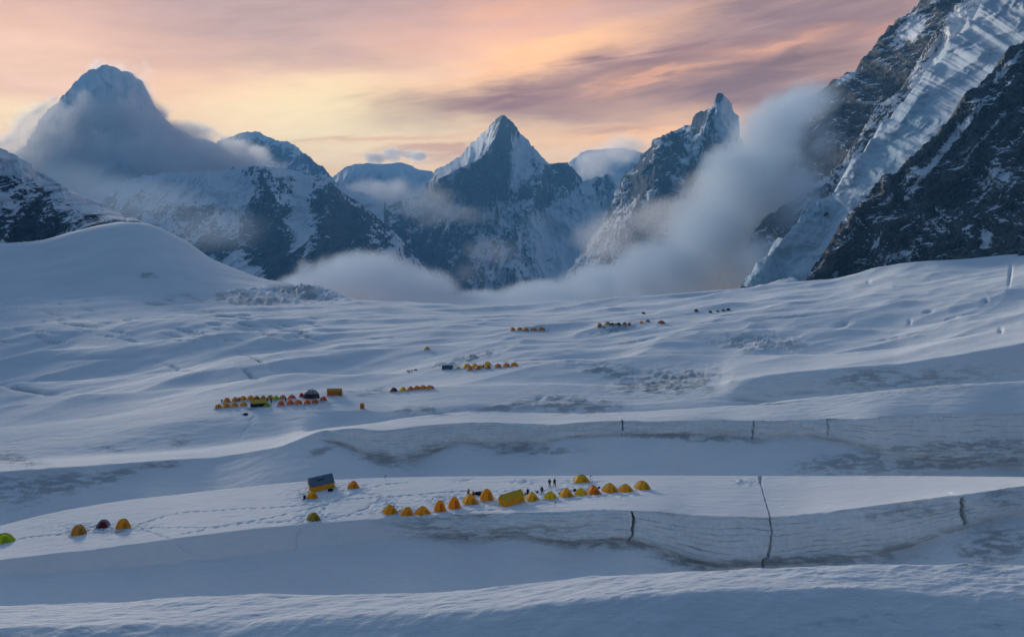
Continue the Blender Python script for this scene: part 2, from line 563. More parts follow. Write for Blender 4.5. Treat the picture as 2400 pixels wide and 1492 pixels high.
# ---- the ice faces
seg = lambda a, b, c, d: sstep(UU, a, b) * (1 - sstep(UU, c, d))
ice = np.zeros((NR, NU))
ice = np.where(SEC == 4, seg(860, 1060, 2230, 2560) * sstep(TT, 0.0, 0.08) * (1 - 0.8 * sstep(TT, 0.93, 1.0)), ice)
ice = np.where(SEC == 8, seg(738, 770, 2900, 3000) * sstep(TT, 0.0, 0.08) * (1 - 0.7 * sstep(TT, 0.93, 1.0)), ice)
ice = np.where(SEC == 12, seg(1690, 1720, 2050, 2300) * 0.7 * sstep(TT, 0.0, 0.1), ice)
strata = np.where((SEC == 4) | (SEC == 8) | (SEC == 12), TT, 0.0)
cliff = np.where((SEC == 4), seg(900, 1050, 2300, 2500), 0) + np.where(SEC == 8, seg(738, 770, 2900, 3000), 0)
# faces bulge, undercut at the foot and flute
G[..., 1] += cliff * (0.9 * fbm(X * 0.12, TT * 2.0, 4) + 0.25 * fbm(X * 0.8, TT * 5.0, 3)) + cliff * 1.1 * np.exp(-(TT / 0.16) ** 2)
G[..., 0] += cliff * 0.3 * fbm(X * 0.3 + 5, TT * 3, 3)
# ---- crevasse slits in the near face and through the shelf
def slit(path, half, depth, secs, t0, t1):
    c = np.interp(TT, [p[0] for p in path], [p[1] for p in path])
    hw = np.interp(TT, [p[0] for p in path], [p[2] for p in path]) * half
    c = c + 1.6 * fbm(TT * 6 + path[0][1], TT * 0 + 3.3, 3)
    k = np.clip(1.25 - np.abs(UU - c) / np.maximum(hw, 0.01), 0, 1)
    k = k * np.isin(SEC, secs) * sstep(TT, t0 - 0.03, t0) * (1 - sstep(TT, t1, t1 + 0.03))
    return np.clip(k * 3, 0, 1) * depth
G[..., 1] += slit([(0, 1793, 1), (0.2, 1795, 0.9), (0.22, 1803, 1), (0.6, 1807, 1), (1, 1806, 0.7)], 2.3, 6.0, [4], 0.0, 0.97)
G[..., 1] += slit([(0, 1474, 0.5), (0.35, 1484, 1.2), (0.7, 1488, 1.2), (1, 1482, 0.6)], 2.3, 5.0, [4], 0.03, 0.95)
G[..., 1] += slit([(0, 2268, 0.8), (0.3, 2263, 1.1), (0.6, 2256, 1.2), (1, 2254, 0.9)], 4.5, 4.0, [4], 0.18, 0.92)
G[..., 1] += slit([(0, 1765, 1), (1, 1766, 1)], 1.3, 6.0, [8], 0.0, 0.95)
G[..., 1] += slit([(0, 1459, 0.5), (1, 1459, 1)], 1.4, 6.0, [8], 0.3, 0.97)
G[..., 1] += slit([(0, 1941, 0.5), (1, 1941, 1)], 1.3, 4.0, [8], 0.3, 0.97)
G[..., 2] -= slit([(0, 1806, 0.8), (0.5, 1790, 0.6), (0.75, 1784, 0.8), (0.8, 1782, 1.5), (1, 1780, 2.4)], 1.8, 1.5, [5], 0.0, 1.0)
# ---- grit patches (u, v, ru, rv, rot, amount)
DIRT = [(1180, 1250, 190, 16, -4, 0.8), (1400, 1275, 150, 14, 3, 0.9), (1000, 1235, 120, 26, 8, 0.6), (930, 1200, 60, 8, -3, 0.8), (1060, 1210, 120, 9, -2, 0.7),
        (1620, 1318, 90, 14, 8, 1.0), (1850, 1315, 260, 14, -2, 1.0), (2330, 1280, 90, 45, -12, 1.0), (2120, 1200, 150, 16, -6, 0.6), (2350, 1170, 70, 30, 0, 0.6),
        (1240, 1055, 120, 12, 0, 0.9), (900, 1075, 70, 18, 10, 0.9), (1010, 1050, 70, 14, -15, 0.8), (1620, 1025, 200, 8, 3, 0.8), (750, 1055, 40, 12, -20, 0.8),
        (1980, 1085, 110, 24, -5, 1.1), (2250, 1045, 220, 12, -3, 1.0), (2200, 1085, 260, 22, -3, 0.9), (2350, 1060, 120, 40, 0, 0.6),
        (1560, 895, 120, 28, -4, 1.25), (1430, 868, 90, 14, 4, 0.8), (1330, 948, 110, 20, 2, 1.2), (1180, 955, 90, 12, -6, 0.8), (1000, 962, 90, 12, 2, 0.9),
        (1780, 805, 95, 20, 2, 0.9), (2030, 885, 90, 22, -6, 0.85), (2150, 890, 250, 30, -5, 0.55), (1100, 842, 90, 10, -14, 0.9), (1440, 775, 50, 7, -14, 0.8),
        (120, 1135, 130, 26, -6, 1.0), (250, 1118, 70, 14, -14, 1.1), (20, 1150, 90, 40, 10, 0.7), (380, 1088, 60, 8, -4, 1.0), (30, 1075, 80, 18, 12, 0.7), (270, 1052, 60, 6, 4, 0.6),
        (415, 1035, 45, 12, -14, 0.7), (870, 918, 60, 10, -4, 0.6), (740, 950, 70, 10, -4, 0.5), (700, 690, 90, 18, 8, 0.9), (560, 700, 160, 14, 2, 0.8), (1250, 775, 60, 5, 0, 0.4),
        (200, 1480, 260, 14, -3, 0.35), (2000, 1450, 200, 14, -8, 0.3), (2350, 1470, 120, 20, 0, 0.3), (345, 645, 26, 6, 0, 1.2), (1180, 858, 200, 6, -3, 0.5)]
dirt_and_shade = np.zeros((NR, NU))
for (cu, cv, ru, rv, rot, am) in DIRT:
    c, s = math.cos(R(rot)), math.sin(R(rot))
    p = ((PU - cu) * c + (PV - cv) * s) / ru
    q = (-(PU - cu) * s + (PV - cv) * c) / rv
    dirt_and_shade = np.maximum(dirt_and_shade, am * np.exp(-(p * p + q * q)))
dirt_and_shade *= 0.35 + 0.95 * sstep(fbm(PU / 46 + 3, PV / 9, 5, 0.6), -0.35, 0.35)
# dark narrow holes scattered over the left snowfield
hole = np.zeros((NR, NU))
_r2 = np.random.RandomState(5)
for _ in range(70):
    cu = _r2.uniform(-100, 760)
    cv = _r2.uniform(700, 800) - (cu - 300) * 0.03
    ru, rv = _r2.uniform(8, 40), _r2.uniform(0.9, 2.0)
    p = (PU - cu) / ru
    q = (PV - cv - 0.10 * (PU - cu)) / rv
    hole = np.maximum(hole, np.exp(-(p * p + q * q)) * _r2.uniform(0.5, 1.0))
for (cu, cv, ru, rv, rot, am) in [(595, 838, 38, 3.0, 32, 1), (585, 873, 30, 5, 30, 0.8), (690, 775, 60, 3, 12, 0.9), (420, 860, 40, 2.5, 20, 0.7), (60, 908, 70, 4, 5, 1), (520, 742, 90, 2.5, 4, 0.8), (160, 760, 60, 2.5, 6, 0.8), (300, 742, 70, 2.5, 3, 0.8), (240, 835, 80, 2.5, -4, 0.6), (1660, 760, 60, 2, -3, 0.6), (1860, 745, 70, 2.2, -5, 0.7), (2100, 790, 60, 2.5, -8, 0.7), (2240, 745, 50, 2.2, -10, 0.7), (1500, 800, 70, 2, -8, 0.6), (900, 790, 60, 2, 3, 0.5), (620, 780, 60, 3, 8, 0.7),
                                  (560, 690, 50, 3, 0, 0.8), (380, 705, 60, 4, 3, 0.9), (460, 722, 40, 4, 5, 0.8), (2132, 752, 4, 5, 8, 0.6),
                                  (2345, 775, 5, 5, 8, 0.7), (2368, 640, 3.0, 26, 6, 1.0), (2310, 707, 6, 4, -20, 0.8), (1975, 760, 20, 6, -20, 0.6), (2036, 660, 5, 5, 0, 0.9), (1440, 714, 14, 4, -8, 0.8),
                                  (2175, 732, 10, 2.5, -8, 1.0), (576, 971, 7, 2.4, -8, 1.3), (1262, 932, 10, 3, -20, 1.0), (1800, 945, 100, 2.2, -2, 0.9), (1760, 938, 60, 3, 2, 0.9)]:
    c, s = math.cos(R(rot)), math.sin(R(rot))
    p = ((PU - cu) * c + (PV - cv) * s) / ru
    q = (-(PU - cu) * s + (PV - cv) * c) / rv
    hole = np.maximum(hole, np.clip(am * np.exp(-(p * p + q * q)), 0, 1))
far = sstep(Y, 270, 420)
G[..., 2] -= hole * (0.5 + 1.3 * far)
dirt_and_shade = np.maximum(dirt_and_shade, np.clip(hole * 1.3 - 0.25, 0, 1.2))  # shade inside the holes painted into the grit colour mask
# ---- relief
calm = np.where((SEC == 5), 0.35, 1.0) * (1 - cliff)
rx = X + 0.28 * Y
G[..., 2] += calm * (1 - far) * (0.28 * fbm(rx * 0.018, Y * 0.06, 4) + 0.09 * fbm(X * 0.16, Y * 0.5, 5))
hill = np.where(SEC >= 23, 0.3, 1.0)
G[..., 2] += far * hill * (5.0 * (ridged(rx * 0.0045 + 8, (Y - 0.5 * X) * 0.0105, 3, 0.4) - 0.62) + 2.2 * (np.clip(ridged(rx * 0.008 + 3, (Y - 0.4 * X) * 0.020, 3, 0.38), 0, 1) ** 2.6 - 0.28) + 0.22 * fbm(rx * 0.05, Y * 0.11, 4))
# drift ridges on the foremost slope
fore = np.where(SEC <= 1, 1.0, 0.0)
G[..., 2] += fore * (0.38 * (ridged((X + 0.9 * Y) * 0.05, (Y - 0.5 * X) * 0.16, 5) - 0.6) + 0.10 * (ridged((X + 0.6 * Y) * 0.22, (Y - 0.35 * X) * 0.8, 4) - 0.6))
# old broken ice
G[..., 2] += np.clip(dirt_and_shade, 0, 1) * (1 - cliff) * (0.35 + 1.1 * far) * (fbm(X * 0.22, Y * 0.5, 4) + 1.3 * (ridged(X * 0.07 + 2, Y * 0.11, 4, 0.55) - 0.6))
# seracs on the far left edge
ser = np.exp(-(((PU - 740) / 75) ** 2 + ((PV - 686) / 20) ** 2)) + 0.7 * np.exp(-(((PU - 600) / 110) ** 2 + ((PV - 690) / 14) ** 2))
G[..., 2] += ser * 9.0 * np.clip(ridged(X * 0.045, Y * 0.03, 3, 0.6) - 0.52, 0, 1) * 1.6
# ---- trodden paths and the churned snow of the near camp
PATHS = [[(300, 1235), (420, 1200), (560, 1192), (700, 1185), (760, 1170), (800, 1150), (827, 1146)], [(300, 1240), (360, 1236), (520, 1236), (620, 1215), (735, 1190), (800, 1172), (900, 1163)],
         [(330, 1240), (420, 1268), (450, 1310), (490, 1316)], [(735, 1222), (760, 1190), (800, 1165), (840, 1155), (900, 1160), (930, 1185)], [(840, 1150), (900, 1135), (960, 1130)],
         [(735, 1225), (700, 1240), (690, 1290)], [(780, 1215), (830, 1205), (900, 1200)], [(820, 1205), (860, 1190), (900, 1165), (960, 1160), (1090, 1150), (1280, 1150), (1500, 1150)],
         [(980, 1215), (1100, 1196), (1200, 1192), (1300, 1175), (1420, 1162)], [(30, 1262), (120, 1252), (190, 1250), (280, 1244)], [(560, 1030), (585, 995), (600, 965)],
         [(430, 1250), (560, 1225), (660, 1222), (735, 1215)]]
trod = np.zeros((NR, NU))
for pth in PATHS:
    pts = []
    for (a, b), (c, e) in zip(pth[:-1], pth[1:]):
        for k in range(24):
            pts.append((a + (c - a) * k / 24, b + (e - b) * k / 24))
    pts = np.array(pts)
    pts[:, 0] += 3 * np.sin(np.arange(len(pts)) * 0.35)
    lo, hi = pts.min(0) - 16, pts.max(0) + 10
    sel = np.where((PU > lo[0]) & (PU < hi[0]) & (PV > lo[1]) & (PV < hi[1]))
    dist = np.full(len(sel[0]), 1e9)
    pu, pv = PU[sel], PV[sel]
    for (a, b) in pts:
        dist = np.minimum(dist, ((pu - a) / 3.4) ** 2 + ((pv - b) / 1.3) ** 2)
    trod[sel] = np.maximum(trod[sel], np.exp(-dist))
churn = np.zeros((NR, NU))
for (cu, cv, ru, rv) in [(740, 1165, 60, 26), (735, 1215, 60, 18), (830, 1145, 40, 12), (950, 1198, 70, 16), (1090, 1172, 110, 20), (1230, 1165, 90, 22), (1380, 1150, 130, 16), (240, 1238, 110, 14),
                         (1230, 1128, 40, 6), (1365, 1128, 50, 8), (1085, 1125, 30, 5), (900, 1175, 40, 12), (1745, 1130, 30, 7)]:
    churn = np.maximum(churn, np.exp(-(((PU - cu) / ru) ** 2 + ((PV - cv) / rv) ** 2)))
steps_n = 0.5 + 0.5 * np.sign(np.sin(X * 3.1 + 2 * fbm(X * 0.4, Y * 0.4, 2)))
G[..., 2] -= trod * (0.10 + 0.16 * steps_n)
G[..., 2] += churn * 0.34 * fbm(X * 0.75, Y * 0.75, 4)

M_GLACIER = mat_glacier()
glacier = grid_mesh("glacier", G, M_GLACIER, {'ice': ice, 'strata': strata, 'dirt_and_shade': dirt_and_shade})
tag(glacier, "snow covered glacier with banded ice cliffs and wave-like ridges", None, None, 'structure')

# ------------------------------------------------------------------ mountains
def smooth_poly(pts, n, jit=0.0, seed=0.0, sway=0.0):
    p = np.array(pts, float)
    L = np.concatenate([[0], np.cumsum(np.hypot(np.diff(p[:, 0]), np.diff(p[:, 1])))])
    s = np.linspace(0, L[-1], n)
    out = np.stack([np.interp(s, L, p[:, k]) for k in range(p.shape[1])], -1)
    for k in range(out.shape[1]):
        out[:, k] = gsmooth(out[:, k], 1)
    if jit:
        nx, ny = np.gradient(out[:, 0]), np.gradient(out[:, 1])
        ln = np.hypot(nx, ny) + 1e-6
        j = jit * (fbm(s / 30.0 + seed, s * 0 + seed * 3.1, 6, 0.62) + 0.9 * (0.62 - ridged(s / 22.0 + seed, s * 0 + seed * 1.7, 5, 0.6)))
        j = j + sway * fbm(s / 95.0 + seed * 2.3, s * 0 + seed, 2, 0.5)
        out[:, 0] += -ny / ln * j
        out[:, 1] += nx / ln * j
    return out


def blobs(U, V, lst):
    r = np.zeros_like(U)
    for (cu, cv, ru, rv, rot, am) in lst:
        c, s = math.cos(R(rot)), math.sin(R(rot))
        p = ((U - cu) * c + (V - cv) * s) / ru
        q = (-(U - cu) * s + (V - cv) * c) / rv
        r = r + am * np.exp(-(p * p + q * q))
    return r


def massif(name, top, bot, nu, nv, mat, relief, rock0=0.4, rocks=(), icel=(), jit=3.0, seed=1.0, ribs=(), power=1.0, back=None, label=None,
           flow=(1.0, 0.35), slant=0.0, amp_edge=0.15, sway=0.0):
    """a face between a skyline (top) and a foot (bot), each (u, v, d); relief in metres; flow = relief frequency across and down the slope"""
    T = smooth_poly(top, nu, jit, seed, sway)
    B = smooth_poly(bot, nu)
    t = np.linspace(0, 1, nv)[:, None]
    U = T[None, :, 0] * (1 - t) + B[None, :, 0] * t
    V = T[None, :, 1] * (1 - t) + B[None, :, 1] * t
    tp = 1 - (1 - t) ** power
    D = T[None, :, 2] * (1 - tp) + B[None, :, 2] * tp
    amp, wl = relief
    W = world_pt(U, V, D)
    xs = (W[..., 0] + slant * W[..., 2]) / wl
    zs = (W[..., 2] - slant * W[..., 0]) / wl
    wx = 0.35 * fbm(xs * 0.8 + seed * 7, zs * 0.8, 3)
    f = ridged(xs * flow[0] + wx + seed * 13, zs * flow[1] + seed, 6, 0.52)
    f2 = fbm(xs * 3 + seed, zs * 3, 5, 0.6)
    edge = amp_edge + (1 - amp_edge) * sstep(t, 0.0, 0.10)
    D2 = D - amp * edge * ((f - 0.55) * 1.5 + 0.16 * f2)
    for (pts, width, height) in ribs:
        best = np.full(U.shape, 1e9)
        for (a, b), (c, e) in zip(pts[:-1], pts[1:]):
            dx, dy = c - a, e - b
            k = np.clip(((U - a) * dx + (V - b) * dy) / (dx * dx + dy * dy), 0, 1)
            best = np.minimum(best, np.hypot(U - a - k * dx, V - b - k * dy))
        D2 = D2 - height * np.clip(1 - best / width, 0, 1)
    if icel:
        ic0 = np.clip(blobs(U, V, icel), 0, 1)
        D2 = D2 - ic0 * amp * 0.45 * (ridged(xs * 2.6 + 3, zs * 2.6, 4, 0.55) - 0.55)
        V = V + ic0 * 2.5 * (np.round(3 * fbm(xs * 1.6, zs * 1.6, 2)) / 3)
    W = world_pt(U, V, D2)
    rk = rock0 + blobs(U, V, rocks) + 0.35 * (0.5 - f)
    ic = np.clip(blobs(U, V, icel), 0, 1) if icel else np.zeros_like(U)
    # the far side, falling away behind the skyline
    drop = back or (amp * 1.2 + 30)
    rowsb = []
    for k in range(6, 0, -1):
        rowsb.append(W[0] + np.array([0, k * drop * 1.1, -k * drop * 0.75]) + np.stack([0 * T[:, 0], fbm(T[:, 0] / 40, T[:, 1] / 40 + k, 3) * drop * 0.2, 0 * T[:, 0]], -1))
    Wb = np.stack(rowsb, 0)
    W = np.concatenate([Wb, W], 0)
    rk = np.concatenate([np.repeat(rk[:1] * 0.8, 6, 0), rk], 0)
    ic = np.concatenate([np.repeat(ic[:1], 6, 0), ic], 0)
    o = grid_mesh(name, W, mat, {'rock': rk, 'ice': ic}, flip=True)
    return tag(o, label, None, None, 'structure')


def with_d(pts, d):
    return [(u, v, d) for (u, v) in pts]


M_FAR = mat_mountain("far_rock_and_snow", 16.0, aniso=(1.3, 1, 0.55), fleck=0.7, bump=0.7)
M_MID = mat_mountain("mid_rock_and_snow", 10.0, aniso=(1.3, 1, 0.5), fleck=0.8, bump=0.7, rot=8)
M_NEAR = mat_mountain("near_rock_and_snow", 1.5, rock_a=(0.02, 0.022, 0.024), rock_b=(0.13, 0.128, 0.122), aniso=(1.0, 1.0, 0.28), fleck=1.0, bump=0.8, rot=-42)
M_TONGUE = mat_mountain("hanging_ice", 3.0, snow=(0.60, 0.68, 0.77), aniso=(1.0, 1.0, 0.3), fleck=0.3, bump=0.35, rot=-45)
M_LEFT = mat_mountain("left_rock_and_snow", 3.2, rock_a=(0.018, 0.02, 0.023), rock_b=(0.085, 0.085, 0.085), aniso=(1.0, 1.0, 0.5), fleck=0.9, bump=0.7, rot=35)

# tall peak at left, wrapped in cloud
topA = [(-500, 470), (-200, 440), (0, 400), (60, 335), (100, 272), (140, 232), (180, 190), (210, 165), (235, 154), (262, 157), (300, 165), (335, 192), (350, 240), (375, 266),
        (398, 297), (430, 312), (500, 335), (560, 368), (610, 392), (700, 410), (900, 470)]
massif("mountain", with_d(topA, 4700), with_d([(-500, 700), (900, 700)], 3700), 520, 240, M_FAR, (210, 380), 0.20,
       [(300, 300, 50, 60, 20, 0.15), (250, 200, 60, 60, 0, 0.05), (100, 330, 60, 60, 0, 0.1)], jit=5.0, seed=1.7, ribs=[([(235, 154), (270, 300), (330, 480)], 150, 260)],
       label="tall pale peak at left wrapped in cloud")
# two snowy peaks on the far skyline
topB = [(420, 420), (470, 360), (520, 327), (560, 313), (570, 308), (600, 309), (640, 326), (670, 331), (688, 340), (704, 352), (740, 378), (765, 400), (775, 412), (830, 470), (900, 540)]
massif("mountain", with_d(topB, 6800), with_d([(420, 640), (900, 640)], 5600), 360, 190, M_FAR, (220, 420), 0.5,
       [(600, 345, 40, 22, 20, 0.35), (650, 370, 60, 25, 15, 0.25), (720, 385, 40, 20, 25, 0.1), (610, 315, 60, 8, 10, -0.5)], jit=4.0, seed=2.9,
       label="snowy flat topped peak on the far left skyline")
topC = [(700, 520), (750, 450), (780, 415), (810, 392), (830, 385), (860, 383), (900, 385), (940, 381), (965, 387), (985, 398), (1010, 401), (1060, 430), (1120, 480), (1200, 560)]
massif("mountain", with_d(topC, 7400), with_d([(700, 640), (1200, 640)], 6000), 380, 170, M_FAR, (220, 380), 0.22,
       [(850, 430, 30, 25, 0, 0.3), (900, 390, 120, 8, 0, -0.3)], jit=1.5, seed=4.1, label="low rounded snow peak left of the pyramid peak")
topG = [(1260, 470), (1300, 410), (1340, 376), (1362, 358), (1380, 352), (1420, 349), (1460, 346), (1510, 360), (1580, 400), (1660, 500)]
massif("mountain", with_d(topG, 7000), with_d([(1260, 640), (1660, 640)], 5800), 300, 150, M_FAR, (200, 360), 0.30, [], jit=1.5, seed=5.3,
       label="low snow peak right of the pyramid peak behind cloud")
# the pyramid peak and its wall
topD = [(760, 560), (840, 512), (870, 490), (930, 472), (985, 452), (1012, 420), (1022, 396), (1050, 382), (1066, 374), (1085, 358), (1110, 331), (1140, 302), (1158, 282), (1168, 274), (1176, 270),
        (1184, 274), (1194, 278), (1206, 291), (1228, 318), (1258, 352), (1285, 381), (1300, 384), (1330, 381), (1348, 395), (1368, 422), (1392, 417), (1420, 410), (1452, 416), (1490, 450), (1560, 520), (1640, 600)]
massif("mountain", with_d(topD, 5200), with_d([(760, 760), (1640, 760)], 3900), 640, 330, M_FAR, (210, 300), 0.60,
       [(1105, 355, 40, 14, -48, -1.0), (1230, 345, 30, 40, 40, -0.55), (1215, 410, 20, 26, 30, -0.4), (1165, 380, 28, 52, 25, 0.35), (1120, 440, 95, 34, -4, 0.16), (1300, 440, 60, 45, 0, 0.12), (1240, 470, 80, 26, 5, 0.12),
        (1320, 530, 90, 60, -50, -0.35), (1420, 520, 110, 80, -50, -0.2), (950, 560, 90, 60, 0, 0.22), (1010, 610, 90, 50, 0, 0.25), (1170, 560, 40, 60, 0, 0.1), (1340, 640, 80, 30, -40, -0.2), (1130, 560, 18, 50, 10, -0.3)],
       jit=4.0, seed=6.2, ribs=[([(1178, 272), (1160, 325), (1128, 372), (1080, 392), (1030, 420)], 46, 470), ([(1178, 272), (1200, 370), (1230, 440)], 40, 120), ([(1285, 385), (1230, 520), (1200, 640)], 70, 200)],
       flow=(1.5, 0.28), label="sharp pyramid shaped peak at the centre with a sunlit left flank")
# dark snow streaked wall left of the centre
topE = [(240, 470), (300, 420), (380, 405), (500, 400), (610, 388), (640, 392), (680, 398), (720, 411), (748, 415), (770, 424), (800, 446), (838, 472), (868, 494), (920, 540), (980, 610), (1060, 700)]
massif("mountain", with_d(topE, 3500), with_d([(240, 720), (1060, 760)], 2500), 600, 300, M_MID, (140, 210), 0.56,
       [(640, 560, 60, 80, 10, 0.40), (770, 480, 80, 45, 20, 0.42), (830, 560, 70, 70, 0, 0.40), (690, 610, 90, 45, 0, 0.45), (620, 440, 28, 60, 5, 0.25), (430, 500, 60, 40, 30, 0.25), (500, 580, 40, 40, 0, 0.4),
        (700, 500, 22, 110, 8, -0.55), (560, 470, 70, 50, 0, -0.15), (430, 420, 120, 40, 0, -0.5), (560, 640, 80, 30, 20, -0.35), (720, 590, 18, 70, 12, -0.2)],
       jit=4.0, seed=7.7, ribs=[([(610, 388), (640, 480), (680, 620)], 60, 120), ([(770, 424), (760, 520), (730, 640)], 60, 130), ([(480, 402), (500, 500), (560, 640)], 60, 90)],
       label="dark snow streaked rock wall between the cloudy peak and the pyramid peak")
# spire at right of centre
topF = [(1280, 720), (1330, 640), (1400, 540), (1440, 462), (1458, 420), (1490, 382), (1518, 346), (1535, 328), (1553, 316), (1572, 312), (1590, 302), (1615, 294), (1628, 291), (1630, 272), (1638, 263), (1660, 252),
        (1672, 242), (1678, 226), (1684, 217), (1690, 217), (1700, 228), (1720, 252), (1727, 272), (1730, 300), (1745, 350), (1790, 420), (1860, 520), (1960, 640)]
massif("mountain", with_d(topF, 3400), with_d([(1280, 770), (1960, 770)], 2500), 560, 330, M_MID, (130, 170), 0.60,
       [(1560, 400, 60, 45, 20, 0.25), (1500, 430, 50, 30, -40, 0.35), (1640, 275, 14, 20, 0, 0.5), (1682, 228, 8, 14, 0, 0.5), (1706, 270, 22, 40, 15, -0.7), (1610, 370, 14, 60, 30, -0.35), (1660, 400, 20, 60, 35, -0.25),
        (1440, 600, 90, 70, -45, -0.12), (1500, 560, 70, 60, 0, 0.15), (1655, 340, 30, 30, 0, 0.15)],
       jit=5.5, seed=9.1, ribs=[([(1684, 220), (1650, 300), (1560, 420), (1480, 520)], 50, 130), ([(1553, 316), (1530, 420), (1440, 560)], 46, 110)], slant=-0.4,
       label="jagged rock spire right of the pyramid peak")
# rock and snow slope at the left edge; unseen left end raised to shade the glacier
topL = [(-700, -250), (-300, -20), (-60, 290), (0, 346), (30, 358), (62, 377), (100, 404), (140, 431), (200, 462), (250, 484), (280, 498), (310, 510), (340, 520), (380, 540)]
botL = [(-700, 640), (-300, 610), (0, 580), (60, 580), (110, 574), (165, 552), (210, 532), (250, 530), (286, 530), (330, 545), (380, 570)]
massif("mountain", with_d(topL, 1120), with_d(botL, 985), 460, 200, M_LEFT, (26, 60), 0.60,
       [(0, 352, 120, 24, 27, -0.7), (120, 425, 110, 20, 32, -0.8), (210, 470, 60, 10, 27, -0.6), (50, 540, 90, 30, 0, 0.3), (20, 470, 40, 20, 30, -0.2), (230, 515, 50, 14, 10, 0.3), (80, 480, 90, 14, 30, 0.2)],
       jit=4.0, seed=10.3, flow=(1.0, 0.8), label="snow streaked rock slope at the left edge of the glacier")
# right wall: rear ridge, rock rib, hanging glacier, front buttress
topR1 = [(2500, -420), (2300, -140), (2160, 0), (2135, 26), (2100, 48), (2088, 62), (2060, 95), (2030, 132), (2000, 166), (1985, 171), (1962, 186), (1940, 199), (1905, 226), (1890, 231), (1856, 238),
         (1840, 256), (1826, 280), (1822, 320), (1805, 380), (1780, 450), (1740, 560), (1690, 700)]
botR1 = [(2700, -150), (2450, 60), (2330, 150), (2240, 250), (2150, 360), (2080, 470), (2000, 560), (1900, 690), (1850, 740)]
massif("mountain", with_d(topR1, 1560), with_d(botR1, 1260), 420, 150, M_NEAR, (34, 80), 0.84,
       [(2130, 70, 46, 20, -45, -0.9), (1990, 178, 30, 6, -35, -0.5), (2240, 40, 120, 14, -52, -0.5), (2160, 170, 120, 9, -52, -0.7), (2050, 330, 120, 10, -52, -0.4)], jit=7.0, seed=11.9, slant=-0.7, flow=(0.7, 0.7),
       label="dark rear ridge of the right mountain wall")
topR2 = [(2560, -330), (2400, -150), (2290, -20), (2215, 62), (2170, 120), (2128, 180), (2080, 240), (2040, 290), (2010, 335), (1992, 365), (1950, 405), (1905, 440), (1850, 474), (1812, 496), (1792, 512), (1770, 560)]
botR2 = [(2700, -220), (2480, 0), (2360, 120), (2260, 240), (2150, 360), (2080, 450), (1990, 540), (1900, 610), (1850, 660)]
massif("mountain", with_d(topR2, 1180), with_d(botR2, 1090), 420, 110, M_NEAR, (24, 60), 0.60,
       [(2250, 50, 90, 16, -50, -0.3), (2180, 160, 60, 14, -52, -0.5), (1860, 480, 60, 16, -32, 0.2), (2080, 330, 60, 30, -50, 0.2), (2330, 30, 90, 30, -48, -0.7)], jit=7.0, seed=12.7, sway=15.0, slant=-0.7, flow=(0.8, 0.6),
       label="narrow rock rib left of the hanging glacier")
topR3 = [(2700, -480), (2480, -200), (2370, -70), (2270, 60), (2200, 150), (2130, 222), (2080, 282), (2030, 345), (1990, 400), (1958, 438), (1905, 496), (1868, 530), (1830, 560), (1806, 578), (1792, 604), (1768, 640), (1742, 676)]
botR3 = [(2900, -260), (2640, 0), (2460, 130), (2350, 240), (2270, 330), (2190, 400), (2130, 460), (2080, 530), (2020, 590), (1970, 640), (1930, 680), (1910, 690)]
massif("mountain", [(u, v, 1060 - 300 * np.clip((v - 100) / 560, 0, 1) ** 1.2) for u, v in topR3], [(u, v, 930 - 170 * np.clip((v - 0) / 660, 0, 1)) for u, v in botR3], 520, 190, M_TONGUE, (17, 75), -0.02,
       [(2290, 40, 90, 9, -50, 0.30), (2330, 130, 60, 8, -45, 0.2), (1900, 625, 40, 14, -50, 0.35), (2160, 290, 20, 14, -40, 0.45), (2085, 370, 26, 12, -45, 0.4), (1935, 500, 22, 10, -60, 0.4), (2230, 210, 60, 10, -50, 0.28), (2140, 250, 70, 8, -50, 0.22), (2000, 455, 40, 8, -50, 0.3), (2300, 160, 60, 10, -48, 0.25), (1960, 560, 40, 10, -55, 0.3)],
       [(2330, 110, 60, 16, -20, 0.45), (2200, 130, 40, 30, -30, 0.3), (2150, 270, 46, 40, -45, 0.9), (2080, 360, 60, 36, -50, 1.0), (1920, 500, 50, 34, -50, 1.0), (1840, 610, 90, 40, -50, 0.8), (2010, 480, 60, 20, -50, 0.5), (1780, 650, 40, 30, 0, 0.7)],
       jit=8.0, seed=13.4, sway=15.0, slant=-0.9, flow=(1.2, 0.2), ribs=[([(2300, 130), (2230, 180), (2150, 232), (2110, 290), (2040, 330), (1990, 400), (1890, 470), (1850, 540), (1780, 640)], 26, 12)],
       label="blue white hanging glacier spilling down the right wall")
topR4 = [(3000, -640), (2700, -260), (2520, -40), (2400, 97), (2362, 130), (2325, 165), (2286, 210), (2250, 250), (2205, 298), (2170, 332), (2132, 364), (2100, 392), (2068, 420), (2040, 452), (2012, 486), (1990, 518), (1968, 548),
         (1950, 578), (1925, 612), (1906, 642), (1897, 668)]
botR4 = [(3000, 600), (2700, 622), (2500, 628), (2400, 630), (2330, 640), (2290, 646), (2250, 652), (2205, 655), (2165, 655), (2130, 655), (2080, 660), (2020, 668), (1955, 680), (1910, 686), (1897, 688)]
